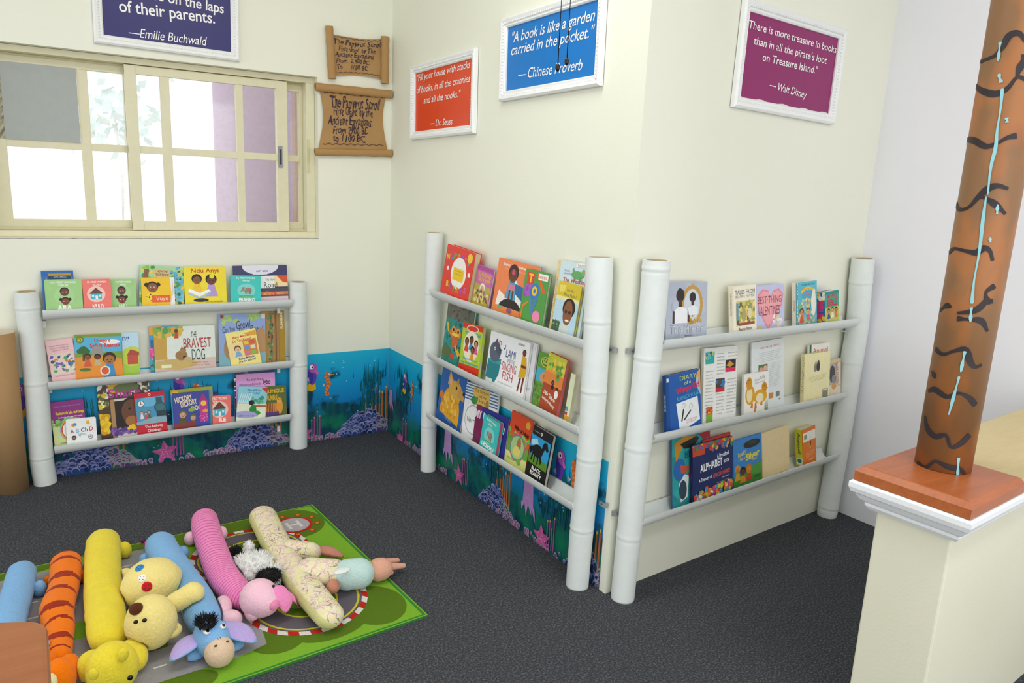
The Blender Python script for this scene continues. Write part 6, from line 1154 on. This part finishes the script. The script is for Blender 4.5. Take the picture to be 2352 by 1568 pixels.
for x, y, r, cl in ((326, 1311, 10, '#2f86c8'), (325, 1327, 10, '#f2f0e6'), (329, 1350, 11.5, '#c8202a')):
    with part(t, 'button', {'#2f86c8': 'blue', '#f2f0e6': 'white', '#c8202a': 'red'}[cl]+' button') as q:
        p = fl(x, y, .125); nn = (p-bc); nn = V((nn.x/px2m(bc, 66)**2, nn.y/px2m(bc, 62)**2, nn.z/.068**2)).normalized()
        k = ((nn.x*px2m(bc, 66))**2+(nn.y*px2m(bc, 62))**2+(nn.z*.068)**2)**.5
        p = bc+V((nn.x*px2m(bc, 66)**2, nn.y*px2m(bc, 62)**2, nn.z*.068**2))/k
        M3 = nn.to_track_quat('Z', 'Y').to_matrix(); q.ell(p, (px2m(p, r), px2m(p, r), .004), m(cl, .6, 'plush'), M3, 18)
        for dx, dy in ((-1, -1), (1, -1), (-1, 1), (1, 1)): q.ell(p+M3 @ V((dx*.004, dy*.004, .0035)), (.0013, .0013, .001), m('#3a3030', .8), M3, 8)

lump_soft(t.name, bc, (px2m(bc, 66), px2m(bc, 62), .068), Matrix.Rotation(.2, 3, 'Z')); lump_soft(t.name, hc, (px2m(hc, 56), px2m(hc, 54), .066), Matrix.Rotation(.3, 3, 'Z'))
# 8 ---- floral bolster with a stuffed arm
def floral_mat():
    tt = NT('floral_print_cotton'); v = tt.coord(); a = tt.noise(v, 34, 3); b_ = tt.noise(v, 17, 2)
    w = tt.new('ShaderNodeTexVoronoi', feature='DISTANCE_TO_EDGE'); w.inputs['Scale'].default_value = 46
    nz_ = tt.new('ShaderNodeTexNoise'); nz_.inputs['Scale'].default_value = 22; tt.link(v, nz_.inputs['Vector'])
    ad = tt.new('ShaderNodeMix', data_type='RGBA'); ad.inputs[0].default_value = .06; tt.link(v, ad.inputs[6]); tt.link(nz_.outputs['Color'], ad.inputs[7]); tt.link(ad.outputs[2], w.inputs['Vector'])
    col = tt.ramp(a, [(.34, '#e6dfae'), (.43, '#e6dcc0'), (.50, '#e5c4ba'), (.56, '#e2dcc4'), (.62, '#e8dc9a'), (.68, '#e6d8c6'), (.74, '#dca59a')], 'CONSTANT')
    ln = tt.ramp(w.outputs['Distance'], [(0, '#fff'), (.024, '#000')], 'CONSTANT')
    col = tt.mix(tt.mix(1, ln, tt.ramp(b_, [(.35, '#555'), (.6, '#ddd')]), 'MULTIPLY'), col, '#57504a')
    tt.base(col); tt.rough(.85, .15); tt.bump(tt.noise(v, 500, 2), .3, .001); return tt.m
FLO = floral_mat(); CRT = m('#d2cf8c', .85, 'plush')
side = lambda i, j: CRT if j <= 3 or j >= 27 else FLO
path = [(601, 1176), (606, 1192), (633, 1246), (677, 1318), (722, 1373), (758, 1416), (772, 1434)]
b, c, R_, rg = bolster(path, [27, 31, 32, 33, 35, 34, 29], side, 15, N=100, n=40, w=.02, flat=.8)
t = thing('bolster_cushion', (c[50].x, c[50].y, 0), 'floral printed bolster cushion with a peach stuffed arm, rightmost of the long toys', 'cushion'); settle(b, t.name); b.build('body', t); roll_soft(t.name, c, R_)
with part(t, 'branch') as q: limb(q, fl(640, 1268, .045), fl(738, 1268, .038), .042, .026, FLO, seed=16)
with part(t, 'ear', 'brown pointed ear') as q: ear_leaf(q, fl(722, 1262, .034), fl(790, 1279, .02), .022, .012, m('#b5705e', .9, 'plush'), m('#c58674', .9, 'plush'))
with part(t, 'sleeve', 'floral upper arm') as q: limb(q, fl(676, 1316, .045), fl(800, 1320, .044), .046, .042, FLO, seed=17)
with part(t, 'shirt', 'pale aqua jacket') as q: limb(q, fl(762, 1324, .047), fl(860, 1312, .046), .043, .043, m('#bcd8d4', .85, 'plush'), seed=18)
with part(t, 'collar', 'white pointed collar') as q:
    q.ell(fl(786, 1310, .09), (.026, .014, .006), m('#dfe6e0', .85, 'plush'), Matrix.Rotation(.1, 3, 'Z'), 18)
PEACH = m('#dba48c', .9, 'plush')
with part(t, 'mitten', 'peach hand with fingers') as q:
    limb(q, fl(846, 1312, .042), fl(900, 1302, .036), .036, .030, PEACH, seed=19)
    for p0, p1, r in (((884, 1292), (917, 1286), .013), ((888, 1302), (932, 1298), .0125), ((878, 1316), (903, 1314), .011)):
        limb(q, fl(*p0, .034), fl(*p1, .022), r, r*.55, PEACH, seed=20)
with part(t, 'hand', 'rust brown lower hand') as q: limb(q, fl(752, 1342, .05), fl(778, 1352, .03), .022, .018, m('#c98a70', .9, 'plush'), seed=21)
# 6 ---- pink ribbed roll with a pig's head
def ribs(i, j): return PINKD if i % 4 == 3 else PINK
b, c, R_, rg = bolster([(469, 1182), (473, 1212), (489, 1264), (507, 1310), (527, 1342), (556, 1368), (585, 1380)], [26, 31, 32, 34, 35, 32, 27], ribs, 8, N=200, n=40, w=.015)
t = thing('plush_toy', (c[100].x, c[100].y, 0), 'pink ribbed long plush pig with pale pink head', 'plush toy', GP); settle(b, t.name); b.build('body', t); roll_soft(t.name, c, R_)
ph = fl(597, 1374, .062)
def pigf(v): return V((v.x*(1+.12*max(0, v.x)), v.y*(1-.18*max(0, v.x)), v.z*(1-.15*max(0, v.x))))
pd = fl(633, 1402, .05)-ph; PMt = Matrix.Rotation(atan2(pd.y, pd.x), 3, 'Z')
with part(t, 'head') as q: q.ell(ph, (.054, .050, .050), PALE, PMt, 26, pigf)
with part(t, 'snout', 'darker pink snout') as q: q.ell(ph+PMt @ V((.057, 0, .002)), (.010, .015, .014), m('#e58aae', .9, 'plush'), PMt, 18)
with part(t, 'eye') as q: q.ell(ph+PMt @ V((.030, .020, .037)), (.004, .004, .004), EYEB, n=10)
with part(t, 'ear', 'bright pink ear') as q: ear_leaf(q, fl(640, 1344, .095), fl(656, 1407, .035), .026, .008, PINK, PINK, .35)
with part(t, 'ear', 'bright pink ear') as q: ear_leaf(q, fl(642, 1358, .07), fl(691, 1392, .014), .024, .007, PINK, PINK, .1)
with part(t, 'arm') as q: limb(q, fl(513, 1372, .045), fl(556, 1420, .03), .026, .027, PALE, bend=V((-.03, -.025, -.01)), seed=13)
with part(t, 'arm') as q: limb(q, fl(562, 1404, .04), fl(598, 1408, .03), .022, .022, PALE, seed=14)
with part(t, 'foot') as q: blob(q, 437, 1237, .026, 13, 16, .022, PALE)
with part(t, 'foot') as q: blob(q, 510, 1224, .026, 12, 16, .022, PALE)

lump_soft(t.name, ph, (.056, .051, .051), PMt)
# 7 ---- shaggy white and black toy
lc = fl(583, 1304, .04)
t = thing('plush_toy', (lc.x, lc.y, 0), 'small shaggy white plush toy with black patches between pink and floral rolls', 'plush toy')
def shag(mb, c, r, mat, M3, seed, n=900, ln=.014):
    rn = random.Random(seed); mb.ell(c, tuple(x*.93 for x in r), mat, M3, 44)
    for i in range(n):
        v = V((rn.gauss(0, 1), rn.gauss(0, 1), rn.gauss(0, 1))).normalized()
        p = V(c)+M3 @ V((v.x*r[0]*.92, v.y*r[1]*.92, v.z*r[2]*.92))
        if p.z < ZR+.004: continue
        d = (M3 @ v + V((rn.uniform(-.6, .6), rn.uniform(-.6, .6), rn.uniform(-.5, .5)))).normalized()*ln*rn.uniform(.6, 1.25); s = d.cross(V((rn.uniform(-1, 1), rn.uniform(-1, 1), rn.uniform(-1, 1)))).normalized()*.0017
        e_ = p+d; e_.z = max(e_.z, ZR); mb.add([p-s, p+s, e_], [(0, 1, 2)], mat)
I3 = Matrix.Identity(3)
with part(t, 'body') as q: shag(q, lc, (.067, .068, .038), WHP, Matrix.Rotation(.3, 3, 'Z'), 1, 1800)
with part(t, 'tail') as q: shag(q, fl(572, 1262, .05), (.014, .020, .030), WHP, Matrix.Rotation(.3, 3, 'X'), 2, 350, .007)
with part(t, 'head', 'white head with black patch') as q: shag(q, fl(622, 1325, .04), (.045, .042, .032), WHP, I3, 3, 700)
with part(t, 'patch', 'black patch') as q: shag(q, fl(617, 1322, .066), (.032, .030, .014), BLKP, I3, 4, 600, .010)
for x, y, s in ((538, 1267, 5), (600, 1268, 6), (656, 1342, 7), (556, 1318, 8)):
    with part(t, 'paw', 'black paw' if s != 8 else 'white paw') as q: shag(q, fl(x, y, .024), (.022, .020, .018), BLKP if s != 8 else WHP, I3, s, 260, .008)
